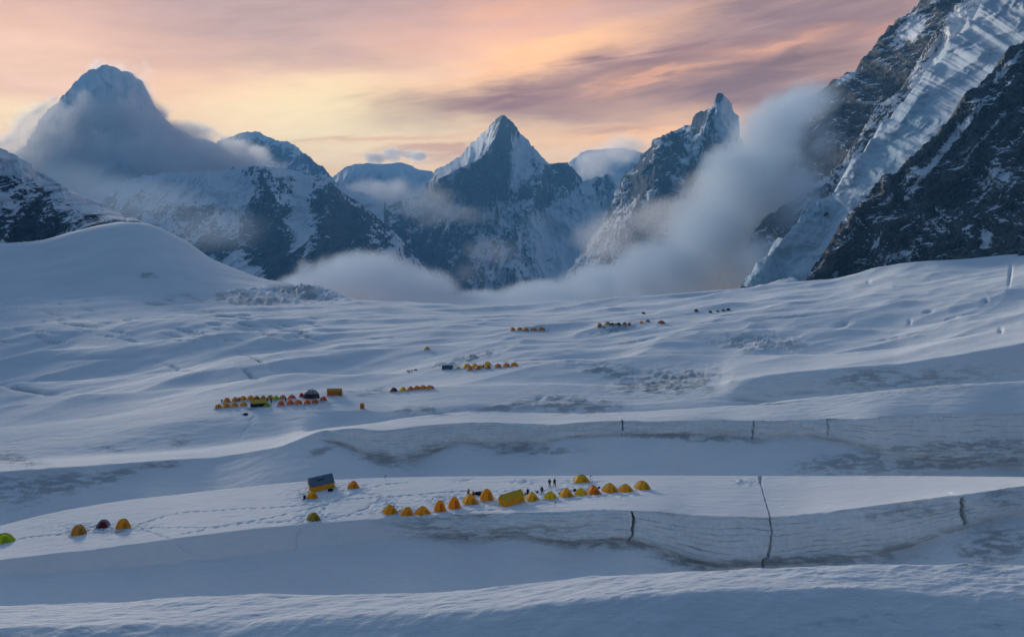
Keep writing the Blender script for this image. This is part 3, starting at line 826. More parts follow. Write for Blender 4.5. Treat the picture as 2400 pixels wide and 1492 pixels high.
massif("mountain", [(u, v, 930 - 190 * np.clip((v + 100) / 770, 0, 1)) for u, v in topR4], [(u, v, 690 + 60 * np.clip((2400 - u) / 500, 0, 1)) for u, v in botR4], 640, 300, M_NEAR, (24, 55), 0.88,
       [(2330, 420, 70, 60, -50, -0.22), (2200, 520, 40, 30, -50, -0.2), (2010, 520, 30, 40, 60, -0.12), (2310, 560, 16, 34, -10, -0.6), (2110, 600, 40, 12, -10, -0.4), (2180, 395, 150, 6, -50, -0.5), (2110, 440, 60, 10, -48, -0.4), (2250, 300, 90, 9, -50, -0.5), (2360, 160, 60, 8, -48, -0.5), (2300, 330, 110, 5, -50, -0.35), (2060, 560, 50, 6, -55, -0.3)],
       jit=7.0, seed=14.8, sway=15.0, slant=-1.0, flow=(1.3, 0.45), label="dark rock buttress at the right edge above the glacier")
# snow cones heaped at the foot of the buttress
def cone_drift(u, v, d, w, h, seed):
    nr, na = 14, 30
    P = np.zeros((nr, na + 1, 3))
    c = world_pt(u, v, d)
    for i in range(nr):
        r = i / (nr - 1)
        for j in range(na + 1):
            a = 2 * math.pi * (j % na) / na
            rr = r * w * (1 + 0.2 * math.sin(a * 2 + seed) + 0.1 * math.sin(a * 5 + seed * 2))
            P[i, j] = c + np.array([math.cos(a) * rr, math.sin(a) * rr * 0.7, h * (1 - r) ** 1.4 - 1.5])
    P[..., 2] += 1.3 * fbm(P[..., 0] * 0.12 + seed, P[..., 1] * 0.12, 4)
    o = grid_mesh("snow_drift", P, M_GLACIER, {'ice': np.zeros((nr, na + 1)), 'strata': np.zeros((nr, na + 1)), 'dirt_and_shade': np.zeros((nr, na + 1))}, flip=True)
    return tag(o, "cone of drifted snow at the foot of the dark buttress", None, None, 'structure')


for k, (u, v, d, w_, h_) in enumerate([(2040, 652, 705, 17, 9), (1965, 664, 715, 17, 8), (1850, 672, 715, 24, 14), (1800, 676, 715, 14, 7)]):
    cone_drift(u, v, d, w_ * 1.4, h_ * 0.7, k * 1.7)

# ------------------------------------------------------------------ mist and peak clouds, all named mist: closed hulls filled with uneven cloud
def mist(name, label, ells, density, wl, color=(0.93, 0.95, 0.98), anis=0.35, lo=0.30, hi=0.62, amp=0.95, step=1.0, stretch=(1, 1, 1)):
    """ells: (u, v, d, ru, rv, depth radius in metres, weight)"""
    hull = bmesh.new()
    cs = []
    for (u, v, d, ru, rv, rd, wt) in ells:
        c = Vector(world_pt(u, v, d))
        r = Vector((ru * d / FPX, rd, rv * d / FPX))
        cs.append((c, r, wt))
        bmesh.ops.create_icosphere(hull, subdivisions=3, radius=1.0, matrix=Matrix.Translation(c) @ Matrix.Diagonal((*r, 1)))
    me = bpy.data.meshes.new(name)
    hull.to_mesh(me)
    hull.free()
    o = bpy.data.objects.new(name, me)
    COL.objects.link(o)
    rm = o.modifiers.new("union", 'REMESH')
    rm.mode = 'VOXEL'
    rm.voxel_size = max(4.0, min(min(r) for _, r, _ in cs) / 4)
    bpy.context.view_layer.update()
    dg = bpy.context.evaluated_depsgraph_get()
    me2 = bpy.data.meshes.new_from_object(o.evaluated_get(dg))
    o.modifiers.clear()
    o.data = me2
    bpy.data.meshes.remove(me)
    me2.name = name
    m, w = new_mat(name + "_vapour")
    P = w.new('ShaderNodeNewGeometry').outputs['Position']
    tot = None
    for c, r, wt in cs:
        q = w.vmath('DIVIDE', w.vmath('SUBTRACT', P, tuple(c)), tuple(r))
        ln = w.vmath('LENGTH', q, out=1)
        f = w.math('MULTIPLY', w.math('SUBTRACT', 1.0, ln), wt)
        if tot is None:
            tot = f
        else:
            tot = w.math('SMOOTH_MAX', tot, f, 0.15)
    n = w.noise(w.scalev(P, tuple(k / wl for k in stretch)), 1.0, 7, 0.68, 0.9)
    k = w.math('MULTIPLY_ADD', w.math('SUBTRACT', n, 0.5), amp * 2, w.math('MULTIPLY', tot, 1.6))
    den = w.math('MULTIPLY', w.smooth(k, lo, hi), density)
    den = w.math('MULTIPLY', den, w.smooth(tot, 0.0, 0.22))
    pv = w.new('ShaderNodeVolumePrincipled')
    pv.inputs['Color'].default_value = (*color, 1)
    pv.inputs['Anisotropy'].default_value = anis
    w.put(pv.inputs['Density'], den)
    out = w.new('ShaderNodeOutputMaterial')
    w.put(out.inputs['Volume'], pv.outputs[0])
    m.cycles.volume_step_rate = step
    me2.materials.clear()
    me2.materials.append(m)
    for p in me2.polygons:
        p.use_smooth = True
    return tag(o, label, None, None, 'stuff')


mist("mist", "bank of pale mist filling the valley behind the glacier edge", [
    (740, 690, 1180, 110, 70, 220, 1), (850, 655, 1200, 170, 100, 260, 1), (960, 690, 1200, 150, 90, 260, 1), (1110, 735, 1200, 190, 70, 260, 1), (1290, 720, 1220, 190, 80, 280, 1),
    (1430, 690, 1230, 170, 100, 280, 1), (1560, 650, 1240, 170, 130, 260, 1), (1660, 570, 1250, 150, 180, 240, 1), (1730, 450, 1240, 115, 160, 200, 1.0), (1795, 330, 1240, 95, 130, 200, 1.0),
    (1865, 250, 1270, 110, 70, 170, 0.7), (1850, 480, 1180, 110, 150, 120, 0.7), (1760, 620, 1130, 120, 110, 150, 1), (1925, 330, 1130, 90, 120, 60, 0.5), (1880, 430, 1100, 80, 110, 60, 0.55), (1200, 745, 1000, 520, 60, 160, 0.9)],
    0.026, 170, lo=0.26, hi=1.05, amp=1.05, color=(0.74, 0.87, 1.0), anis=0.15, step=0.3)
mist("mist", "cloud clinging to the tall peak at left", [
    (60, 370, 4200, 90, 90, 250, 1), (110, 330, 4200, 90, 110, 250, 1), (170, 290, 4250, 70, 100, 220, 1), (230, 400, 4050, 190, 110, 260, 1.1), (380, 395, 4050, 170, 100, 260, 1.1), (500, 385, 4200, 150, 70, 250, 1),
    (320, 215, 4600, 60, 90, 200, 0.9), (365, 280, 4560, 60, 60, 180, 0.8), (300, 470, 3900, 230, 80, 220, 0.9), (440, 315, 4500, 90, 45, 200, 0.9), (560, 350, 4500, 90, 45, 200, 0.8), (250, 170, 4600, 80, 45, 170, 0.7), (270, 290, 4200, 130, 110, 180, 0.75), (200, 250, 4300, 60, 60, 150, 0.6), (600, 385, 4200, 90, 40, 200, 0.8)],
    0.013, 230, lo=0.36, hi=1.1, amp=2.3, anis=0.25, step=0.25, color=(1.0, 0.98, 0.97))
mist("mist", "wisps of cloud drifting across the flank of the pyramid peak", [
    (900, 460, 4600, 110, 60, 200, 0.9), (1010, 470, 4500, 110, 60, 200, 0.8), (850, 440, 4700, 80, 40, 200, 0.7), (1110, 500, 4450, 130, 40, 180, 0.7), (980, 500, 4400, 130, 50, 180, 0.8), (1250, 520, 4350, 100, 40, 150, 0.5)],
    0.005, 260, lo=0.35, hi=1.15, amp=1.6, step=0.4, stretch=(0.7, 1, 1.4))
mist("mist", "small grey cloud floating above the rounded snow peak", [(880, 370, 5600, 40, 22, 120, 0.9), (920, 362, 5600, 40, 24, 120, 0.9), (975, 365, 5600, 50, 22, 130, 1.0)],
    0.016, 120, lo=0.45, hi=0.8, amp=1.3, step=0.4)
mist("mist", "lit cloud resting on the low snow peak right of the pyramid", [(1400, 375, 5500, 90, 45, 220, 0.9), (1460, 350, 5500, 80, 50, 220, 1.0), (1380, 410, 5400, 100, 40, 200, 0.7), (1450, 325, 5500, 50, 30, 160, 0.6)],
    0.005, 260, lo=0.3, hi=1.1, amp=1.6, step=0.4)
mist("mist", "torn cloud beside the flat topped far peak", [(590, 372, 5700, 70, 45, 220, 0.9), (540, 340, 5700, 50, 28, 180, 0.8), (640, 390, 5700, 70, 30, 200, 0.6), (880, 440, 5800, 120, 35, 220, 0.8)],
    0.005, 260, lo=0.35, hi=1.1, amp=1.7, step=0.4)
mist("mist", "thin shaded mist hanging below the rock spire", [(1560, 510, 2380, 150, 80, 150, 0.9), (1420, 560, 2380, 120, 90, 150, 0.9), (1660, 460, 2380, 110, 110, 150, 0.9)],
    0.0065, 170, lo=0.3, hi=1.1, amp=0.8)
mist("mist", "soft mist lying between the left snow slope and the mountains behind it", [(330, 470, 1400, 230, 80, 200, 0.9), (500, 530, 1450, 170, 80, 200, 0.8), (180, 420, 1500, 150, 70, 160, 0.7)],
    0.0030, 220, lo=0.2, hi=1.1, amp=0.7, color=(0.58, 0.79, 1.0), anis=0.0)
mist("mist", "thin mist in the gully below the pyramid peak", [(1150, 590, 3600, 110, 60, 180, 0.8), (1100, 640, 3500, 90, 50, 180, 0.7)],
    0.003, 200, lo=0.3, hi=1.0, amp=0.8)
# ------------------------------------------------------------------ things on the glacier: tents, people, gear
def ground(u, v):
    x, y, z = ray(u, v)
    d = Vector((float(x), float(y), float(z))).normalized()
    ok, loc, nor, _ = glacier.ray_cast(Vector((0, 0, 0)), d)
    return loc if ok else Vector(world_pt(u, v, 400))


_matc = {}


def fabric(rgb, rough=0.55, trans=0.6):
    key = ('f', rgb, trans)
    if key in _matc:
        return _matc[key]
    m, w = new_mat("tent_fabric")
    tc = w.new('ShaderNodeTexCoord')
    n = w.noise(tc.outputs['Object'], 9.0, 5, 0.6)
    c = s2l(*rgb)
    base = w.mix(w.smooth(n, 0.3, 0.7), tuple(k * 0.82 for k in c), c)
    b = w.new('ShaderNodeBsdfPrincipled')
    w.put(b.inputs['Base Color'], base)
    b.inputs['Roughness'].default_value = rough
    b.inputs['Specular IOR Level'].default_value = 0.25
    bp = w.new('ShaderNodeBump')
    bp.inputs['Strength'].default_value = 0.3
    bp.inputs['Distance'].default_value = 0.05
    w.put(bp.inputs['Height'], w.noise(tc.outputs['Object'], 6.0, 3, 0.5))
    w.put(b.inputs['Normal'], bp.outputs[0])
    t = w.new('ShaderNodeBsdfTranslucent')
    w.put(t.inputs[0], base)
    ms = w.new('ShaderNodeMixShader')
    ms.inputs[0].default_value = trans
    w.put(ms.inputs[1], b.outputs[0])
    w.put(ms.inputs[2], t.outputs[0])
    o = w.new('ShaderNodeOutputMaterial')
    w.put(o.inputs[0], ms.outputs[0])
    _matc[key] = m
    return m


def solid(name, rgb, rough=0.6):
    key = (name, rgb)
    if key in _matc:
        return _matc[key]
    m, w = new_mat(name)
    tc = w.new('ShaderNodeTexCoord')
    n = w.noise(tc.outputs['Object'], 14.0, 4, 0.6)
    c = s2l(*rgb)
    finish(w, w.mix(w.smooth(n, 0.3, 0.7), tuple(k * 0.75 for k in c), c), rough)
    _matc[key] = m
    return m


M_DRIFT = solid("trodden_snow", (236, 238, 242), 0.85)
M_POLE = solid("tent_pole", (70, 66, 60), 0.4)


def obj(name, bm, mat, parent=None, smooth=True, loc=None):
    me = bpy.data.meshes.new(name)
    bm.normal_update()
    bm.to_mesh(me)
    bm.free()
    me.materials.append(mat)
    for p in me.polygons:
        p.use_smooth = smooth
    o = bpy.data.objects.new(name, me)
    COL.objects.link(o)
    if parent:
        o.parent = parent
    return o


def thing(name):
    o = bpy.data.objects.new(name, None)
    o.empty_display_size = 0.3
    COL.objects.link(o)
    return o


def dup(root):
    def cp(o, par):
        c = o.copy()
        COL.objects.link(c)
        if par:
            c.parent = par
        for ch in o.children:
            cp(ch, c)
        return c
    return cp(root, None)


def tube(bm, pts, r, n=6):
    rings = []
    P = [Vector(p) for p in pts]
    for i, p in enumerate(P):
        t = (P[min(i + 1, len(P) - 1)] - P[max(i - 1, 0)]).normalized()
        a = t.cross(Vector((0, 0, 1)))
        if a.length < 1e-3:
            a = t.cross(Vector((1, 0, 0)))
        a.normalize()
        b = t.cross(a)
        rings.append([bm.verts.new(p + (a * math.cos(2 * math.pi * k / n) + b * math.sin(2 * math.pi * k / n)) * r) for k in range(n)])
    for r0, r1 in zip(rings[:-1], rings[1:]):
        for k in range(n):
            bm.faces.new((r0[k], r0[(k + 1) % n], r1[(k + 1) % n], r1[k]))
    bm.faces.new(rings[0][::-1])
    bm.faces.new(rings[-1])


def box(bm, lo, hi):
    lo, hi = Vector(lo), Vector(hi)
    bmesh.ops.create_cube(bm, size=1.0, matrix=Matrix.Translation((lo + hi) / 2) @ Matrix.Diagonal((*(hi - lo), 1)))


def skirt(root, rad, seed, sx=1.0, sy=1.0):
    """lumps of shovelled snow holding the valance down"""
    rnd = random.Random(seed)
    bm = bmesh.new()
    n = 26
    pr = [(-0.07, 0.0), (0.0, 0.05), (0.05, 0.03), (0.11, -0.03)]
    rings = []
    for k in range(n):
        a = 2 * math.pi * k / n
        rr = rad(a)
        g = rnd.uniform(0.5, 1.5)
        rings.append([bm.verts.new((math.cos(a) * (rr + q * g) * sx, math.sin(a) * (rr + q * g) * sy, z * g)) for q, z in pr])
    for k in range(n):
        a, b = rings[k], rings[(k + 1) % n]
        for j in range(len(pr) - 1):
            bm.faces.new((a[j], b[j], b[j + 1], a[j + 1]))
    return obj("snow_skirt", bm, M_DRIFT, root)


SHAPES = {'dome': (0.60, 0.55, 1.0, 2.2, 0.75), 'tall': (0.86, 0.40, 0.95, 2.6, 0.7), 'flat': (0.44, 0.55, 0.85, 2.2, 0.8), 'long': (0.42, 0.45, 0.55, 2.2, 0.75),
          'point': (0.66, 0.7, 1.0, 1.6, 0.85)}


def build_dome(shape, rgb, name, door_rgb=None):
    H, sq, sy, pw, ex = SHAPES[shape]
    root = thing(name)
    NA, NRR = 32, 8

    def rad(a):
        rs = 0.5 / max(abs(math.cos(a)), abs(math.sin(a)))
        return (sq * rs + (1 - sq) * 0.5)

    def pt(a, r, off=0.0):
        q = rad(a)
        corner = abs(math.sin(2 * a)) ** 3
        z = H * max(0.0, 1 - r ** pw) ** ex
        sag = 1 - 0.05 * (1 - corner) * math.sin(math.pi * min(1, r)) 
        return Vector((math.cos(a) * q * r * sag * (1 + off), math.sin(a) * q * r * sag * sy * (1 + off), z * (1 + off) - 0.02))
    bm = bmesh.new()
    top = bm.verts.new(pt(0, 0))
    rings = []
    for i in range(1, NRR + 1):
        r = math.sin(i / NRR * math.pi / 2)
        rings.append([bm.verts.new(pt(2 * math.pi * k / NA + math.pi / 4, r)) for k in range(NA)])
    for k in range(NA):
        bm.faces.new((top, rings[0][k], rings[0][(k + 1) % NA]))
        for a, b in zip(rings[:-1], rings[1:]):
            bm.faces.new((a[k], b[k], b[(k + 1) % NA], a[(k + 1) % NA]))
    fly = obj("fly", bm, fabric(rgb), root, smooth=False)
    for s in (0, 1):
        bm = bmesh.new()
        a0 = math.pi / 4 + s * math.pi / 2
        pts = [pt(a0, math.sin(t * math.pi / 2), 0.012) for t in np.linspace(1, 0, 8)] + [pt(a0 + math.pi, math.sin(t * math.pi / 2), 0.012) for t in np.linspace(0.14, 1, 7)]
        tube(bm, pts, 0.011, 5)
        obj("pole", bm, M_POLE if shape != 'tall' else fabric(tuple(int(c * 0.75) for c in rgb)), root)
    bm = bmesh.new()
    ad = -math.pi / 2 + 0.25
    wide = 0.25 if door_rgb == RED else 0.11
    grid = [[bm.verts.new(pt(ad + (j - 3) * wide * (0.55 + 0.45 * math.sin(t * math.pi / 2)), math.sin(t * math.pi / 2), 0.018)) for j in range(7)] for t in np.linspace(0.36 if door_rgb == RED else 0.42, 1.0, 6)]
    for a, b in zip(grid[:-1], grid[1:]):
        for j in range(6):
            bm.faces.new((a[j], b[j], b[j + 1], a[j + 1]))
    obj("door", bm, fabric(door_rgb or tuple(int(c * 0.86) for c in rgb)), root, smooth=False)
    skirt(root, lambda a: rad(a) + 0.01, hash_seed(name + shape + str(rgb)), 1.0, sy)
    return root


def hash_seed(s):
    return sum((i + 1) * ord(c) for i, c in enumerate(s)) % 9973


def build_cabin(wall_rgb, roof_rgb, name, depth=0.55, wh=0.30, rh=0.52, door_rgb=(60, 45, 20), patch=None):
    root = thing(name)
    hx, hy = 0.5, depth / 2
    bm = bmesh.new()
    nseg = 8
    V = lambda x, y, z: bm.verts.new((x, y, z))
    bot = [V(-hx - .02, -hy - .02, -.03), V(hx + .02, -hy - .02, -.03), V(hx + .02, hy + .02, -.03), V(-hx - .02, hy + .02, -.03)]
    top = [V(-hx, -hy, wh), V(hx, -hy, wh), V(hx, hy, wh), V(-hx, hy, wh)]
    rg = [V(-hx, 0, rh - .012), V(hx, 0, rh - .012)]
    for k in range(4):
        bm.faces.new((bot[k], bot[(k + 1) % 4], top[(k + 1) % 4], top[k]))
    bm.faces.new((top[3], top[0], rg[0]))
    bm.faces.new((top[1], top[2], rg[1]))
    obj("wall", bm, fabric(wall_rgb), root, smooth=False)
    bm = bmesh.new()
    sec_ = [(-hy - .03, wh - .025), (0, rh), (hy + .03, wh - .025), (hy + .03, wh - .04), (0, rh - .018), (-hy - .03, wh - .04)]
    xs_ = np.linspace(-hx - .02, hx + .02, nseg + 1)
    rings = []
    for i, x in enumerate(xs_):
        dip = 0.012 * math.sin(i / nseg * math.pi * 3) ** 2
        rings.append([bm.verts.new((x, y, z - dip * (1 if z > wh else 0.4))) for y, z in sec_])
    for a, b in zip(rings[:-1], rings[1:]):
        for j in range(6):
            bm.faces.new((a[j], b[j], b[(j + 1) % 6], a[(j + 1) % 6]))
    bm.faces.new(rings[0])
    bm.faces.new(rings[-1][::-1])
    rf = obj("roof", bm, fabric(roof_rgb, 0.5, 0.15), root, smooth=False)
    if patch:
        bm = bmesh.new()
        sl = (rh - wh + .025) / (hy + .03)
        q = [(-.22, -.15), (.10, -.15), (.16, -.10), (-.16, -.10)]
        bm.faces.new([bm.verts.new((x, y, rh + sl * y + .012)) for x, y in q])
        obj("lettering_smudge", bm, fabric(patch, 0.6, 0.0), rf, smooth=False)
    bm = bmesh.new()
    box(bm, (hx - .20, -hy - .045, -.02), (hx - .08, -hy - .022, wh * 0.75))
    obj("door", bm, fabric(door_rgb, 0.6, 0.1), root, smooth=False)
    for sx in (-1, 1):
        for sy in (-1, 1):
            bm = bmesh.new()
            tube(bm, [(sx * hx, sy * hy, wh - .03), (sx * (hx + .18), sy * (hy + .16), 0)], 0.004, 4)
            obj("guy_line", bm, M_POLE, root)
    skirt(root, lambda a: min(0.53 / max(abs(math.cos(a)), 1e-3), (hy + .03) / max(abs(math.sin(a)), 1e-3)), hash_seed(name), 1, 1)
    return root


def build_toilet(rgb, name):
    root = thing(name)
    bm = bmesh.new()
    q = [(-.5, -.5), (.5, -.5), (.5, .5), (-.5, .5)]
    r0 = [bm.verts.new((x, y, -.05)) for x, y in q]
    r1 = [bm.verts.new((x * .86, y * .86, 1.15)) for x, y in q]
    tp = bm.verts.new((0, 0, 1.36))
    for k in range(4):
        bm.faces.new((r0[k], r0[(k + 1) % 4], r1[(k + 1) % 4], r1[k]))
        bm.faces.new((r1[k], r1[(k + 1) % 4], tp))
    obj("canopy", bm, fabric(rgb), root, smooth=False)
    bm = bmesh.new()
    box(bm, (-.26, -.53, 0), (.26, -.47, .95))
    obj("door", bm, fabric((225, 140, 20)), root, smooth=False)
    for k in range(4):
        bm = bmesh.new()
        tube(bm, [(q[k][0], q[k][1], 0), (q[k][0] * .87, q[k][1] * .87, 1.15)], .02, 5)
        obj("pole", bm, M_POLE, root)
    skirt(root, lambda a: 0.5 / max(abs(math.cos(a)), abs(math.sin(a))), 5)
    return root


def build_big_dome(name):
    root = thing(name)
    NA, H = 36, 0.56

    def pt(a, f, o=0.0):
        r = 0.5 * math.cos(f * math.pi / 2) ** 0.8
        return ((r + o) * math.cos(a), (r + o) * math.sin(a) * .9, H * math.sin(f * math.pi / 2) - .02 + o)

    def band(f0, f1, n, nm, rgb, o=0.0):
        bm = bmesh.new()
        rings = [[bm.verts.new(pt(2 * math.pi * k / NA, f0 + (f1 - f0) * i / n, o)) for k in range(NA)] for i in range(n + 1)]
        for a, b in zip(rings[:-1], rings[1:]):
            for k in range(NA):
                bm.faces.new((a[k], a[(k + 1) % NA], b[(k + 1) % NA], b[k]))
        if f1 >= 0.97:
            bm.faces.new(rings[-1])
        return obj(nm, bm, fabric(rgb, 0.55, 0.15), root)
    band(0, 0.44, 6, "wall", (92, 36, 46))
    band(0.42, 0.985, 8, "canopy", (150, 158, 166), 0.006)
    for k in range(3):
        bm = bmesh.new()
        a = k * math.pi / 3
        tube(bm, [pt(a, f, .012) for f in np.linspace(0, 1, 10)] + [pt(a + math.pi, f, .012) for f in np.linspace(.9, 0, 9)], .008, 5)
        obj("pole", bm, M_POLE, root)
    bm = bmesh.new()
    g = [[bm.verts.new(pt(-math.pi / 2 + j * .06, f, .014)) for j in range(-3, 4)] for f in np.linspace(0, .36, 5)]
    for a, b in zip(g[:-1], g[1:]):
        for j in range(6):
            bm.faces.new((a[j], a[j + 1], b[j + 1], b[j]))
    obj("door", bm, fabric((70, 26, 36)), root)
    skirt(root, lambda a: 0.5, 3, 1, .9)
    return root


# ---- people
SK = {'stand': dict(hipz=0.95, lean=0.0, sit=0), 'bend': dict(hipz=0.92, lean=1.05, sit=0), 'sit': dict(hipz=0.30, lean=0.15, sit=1), 'stoop': dict(hipz=0.93, lean=0.55, sit=0)}


def skeleton(pose):
    k = SK[pose]
    J, E = {}, []
    h = k['hipz']
    L = Matrix.Rotation(k['lean'], 3, 'X')      # leans towards -y

    def up(x, y, z):
        p = L @ Vector((x, y, z))
        return Vector((p.x, p.y, p.z + h))
    J['pelvis'] = (up(0, 0, 0), .135)
    J['waist'] = (up(0, 0, .20), .125)
    J['chest'] = (up(0, 0, .42), .145)
    J['neck'] = (up(0, -.01, .56), .055)
    J['head'] = (up(0, -.03, .68), .088)
    J['crown'] = (up(0, -.03, .80), .070)
    J['nose'] = (up(0, -.13, .685), .016)
    E += [('pelvis', 'waist'), ('waist', 'chest'), ('chest', 'neck'), ('neck', 'head'), ('head', 'crown'), ('head', 'nose')]
    for s, t in ((-1, 'l'), (1, 'r')):
        J['sh' + t] = (up(s * .19, 0, .46), .068)
        fwd = .16 if pose != 'stand' else (.10 if s < 0 else .02)
        J['el' + t] = (up(s * .27, -.03 - fwd * .5, .20), .050)
        J['wr' + t] = (up(s * .22, -.10 - fwd, 0.0), .036)
        J['pa' + t] = (up(s * .21, -.12 - fwd, -.07), .038)
        E += [('chest', 'sh' + t), ('sh' + t, 'el' + t), ('el' + t, 'wr' + t), ('wr' + t, 'pa' + t)]
        for q, (dx, ln) in enumerate([(-.027, .070), (-.009, .080), (.009, .076), (.027, .058)]):
            J['f%d%s' % (q, t)] = (up(s * .21 + dx, -.14 - fwd, -.09 - ln * .6), .010)
            J['g%d%s' % (q, t)] = (up(s * .21 + dx, -.17 - fwd, -.09 - ln), .009)
            E += [('pa' + t, 'f%d%s' % (q, t)), ('f%d%s' % (q, t), 'g%d%s' % (q, t))]
        J['th' + t] = (up(s * .21 - s * .045, -.16 - fwd, -.06), .011)
        E += [('wr' + t, 'th' + t)]
        if k['sit']:
            J['hip' + t] = (Vector((s * .10, 0, h)), .10)
            J['kn' + t] = (Vector((s * .16, -.40, h + .17)), .070)
            J['an' + t] = (Vector((s * .15, -.62, .07)), .050)
            J['to' + t] = (Vector((s * .16, -.78, .05)), .042)
        else:
            st = .06 if s < 0 else -.05
            J['hip' + t] = (Vector((s * .10, 0, h - .03)), .10)
            J['kn' + t] = (Vector((s * .13, -.03 + st, .50)), .070)
            J['an' + t] = (Vector((s * .16, st * 1.6, .08)), .050)
            J['to' + t] = (Vector((s * .18, st * 1.6 - .16, .045)), .042)
        E += [('pelvis', 'hip' + t), ('hip' + t, 'kn' + t), ('kn' + t, 'an' + t), ('an' + t, 'to' + t)]
    return J, E


_skin = {}


def skin_mesh(pose, part):
    if (pose, part) in _skin:
        return _skin[(pose, part)]
    J, E = skeleton(pose)
    grow, keep = 0.0, None
    if part == 'jacket':
        keep = ['pelvis', 'waist', 'chest'] + [a + t for t in 'lr' for a in ('sh', 'el', 'wr')]
        grow = .028
    elif part == 'trousers':
        keep = ['pelvis'] + [a + t for t in 'lr' for a in ('hip', 'kn', 'an')]
        grow = .022
    elif part == 'hood':
        keep = ['neck', 'head', 'crown']
        grow = .016
    names = [n for n in J if keep is None or n in keep]
    me = bpy.data.meshes.new(part)
    sh = Vector((0, .028, .012)) if part == 'hood' else Vector((0, 0, 0))
    me.from_pydata([J[n][0] + sh for n in names], [(names.index(a), names.index(b)) for a, b in E if a in names and b in names], [])
    o = bpy.data.objects.new(part, me)
    COL.objects.link(o)
    md = o.modifiers.new("s", 'SKIN')
    md.use_smooth_shade = True
    lay = me.skin_vertices[0] if me.skin_vertices else None
    if lay is None:
        bpy.context.view_layer.objects.active = o
        bpy.ops.mesh.customdata_skin_add()
        lay = me.skin_vertices[0]
    for i, n in enumerate(names):
        r = J[n][1] + grow
        if part == 'body' and n in ('head', 'crown'):
            lay.data[i].radius = (r, r * 1.1)
        elif n in ('pelvis', 'waist', 'chest'):
            lay.data[i].radius = (r * 1.15, r * .85)
        else:
            lay.data[i].radius = (r, r)
        lay.data[i].use_root = (i == 0)
    sb = o.modifiers.new("b", 'SUBSURF')
    sb.levels = sb.render_levels = 1
    bpy.context.view_layer.update()
    out = bpy.data.meshes.new_from_object(o.evaluated_get(bpy.context.evaluated_depsgraph_get()))
    out.name = part
    bpy.data.objects.remove(o)
    _skin[(pose, part)] = out
    return out


M_SKIN = solid("skin", (150, 105, 85), 0.6)


def person(u, v, pose, jacket, trousers, yaw, label, group, scale=1.0, pack=None):
    root = thing("person")
    root.location = ground(u, v)
    root.rotation_euler = (0, 0, R(yaw))
    root.scale = (scale,) * 3
    for part, rgb in (('body', None), ('jacket', jacket), ('trousers', trousers), ('hood', tuple(int(c * .8) for c in jacket))):
        me = skin_mesh(pose, part)
        if part != 'body':
            me = me.copy()
        me.materials.clear()
        me.materials.append(M_SKIN if part == 'body' else fabric(rgb, 0.7, 0.0))
        o = bpy.data.objects.new(part, me)
        COL.objects.link(o)
        o.parent = root
    tag(root, label, "person", group)
    return root


# ---- small gear
def duffel(u, v, rgb, label, L=0.9, yaw=20, name="duffel_bag", cat="bag", group=None):
    root = thing(name)
    bm = bmesh.new()
    n = 12
    rings = []
    for i, (x, r) in enumerate([(-.5, .10), (-.47, .22), (-.36, .27), (0, .29), (.36, .27), (.47, .22), (.5, .10)]):
        rings.append([bm.verts.new((x * L, math.cos(2 * math.pi * k / n) * r * L, .24 * L + math.sin(2 * math.pi * k / n) * r * .9 * L)) for k in range(n)])
    for a, b in zip(rings[:-1], rings[1:]):
        for k in range(n):
            bm.faces.new((a[k], a[(k + 1) % n], b[(k + 1) % n], b[k]))
    bm.faces.new(rings[0][::-1])
    bm.faces.new(rings[-1])
    obj("bag_body", bm, fabric(rgb, 0.6, 0.0), root)
    for x in (-.2, .2):
        bm = bmesh.new()
        tube(bm, [(x * L, math.cos(a) * .30 * L, .24 * L + math.sin(a) * .28 * L) for a in np.linspace(-.3, math.pi + .3, 10)], .02 * L, 5)
        obj("strap", bm, solid("webbing", (30, 30, 30)), root)
    root.location = ground(u, v)
    root.rotation_euler = (0, 0, R(yaw))
    tag(root, label, cat, group)
    return root


def barrel(u, v, rgb, label):
    root = thing("storage_barrel")
    bm = bmesh.new()
    n = 16
    rings = [[bm.verts.new((r * math.cos(2 * math.pi * k / n), r * math.sin(2 * math.pi * k / n), z)) for k in range(n)] for r, z in [(.24, -.02), (.28, .08), (.29, .35), (.28, .62), (.24, .72)]]
    for a, b in zip(rings[:-1], rings[1:]):
        for k in range(n):
            bm.faces.new((a[k], a[(k + 1) % n], b[(k + 1) % n], b[k]))
    bm.faces.new(rings[0][::-1])
    bm.faces.new(rings[-1])
    obj("drum", bm, solid("barrel_plastic", rgb, 0.4), root)
    bm = bmesh.new()
    bmesh.ops.create_cone(bm, cap_ends=True, segments=16, radius1=.27, radius2=.26, depth=.07, matrix=Matrix.Translation((0, 0, .755)))
    obj("lid", bm, solid("barrel_lid", tuple(int(c * .6) for c in rgb), 0.4), root)
    root.location = ground(u, v)
    tag(root, label, "barrel")
    return root


def wand(u, v, h, label, rgb=(40, 44, 48), flag=None, group="marker wands"):
    root = thing("marker_wand")
    bm = bmesh.new()
    tube(bm, [(0, 0, -.2), (.02, 0, h * .5), (.05, .01, h)], .035, 6)
    obj("stick", bm, solid("bamboo", rgb), root)
    bm = bmesh.new()
    fl = [(0.05, .01, h - .02), (.30, .03, h - .06), (.28, .05, h - .24), (0.05, .01, h - .26)]
    f0 = [bm.verts.new(Vector(p) + Vector((0, -.008, 0))) for p in fl]
    f1 = [bm.verts.new(Vector(p) + Vector((0, .008, 0))) for p in fl]
    bm.faces.new(f0)
    bm.faces.new(f1[::-1])
    for k in range(4):
        bm.faces.new((f0[k], f1[k], f1[(k + 1) % 4], f0[(k + 1) % 4]))
    obj("flag", bm, fabric(flag or rgb, 0.6, 0.2), root, smooth=False)
    root.location = ground(u, v)
    tag(root, label, "marker pole", group)
    return root


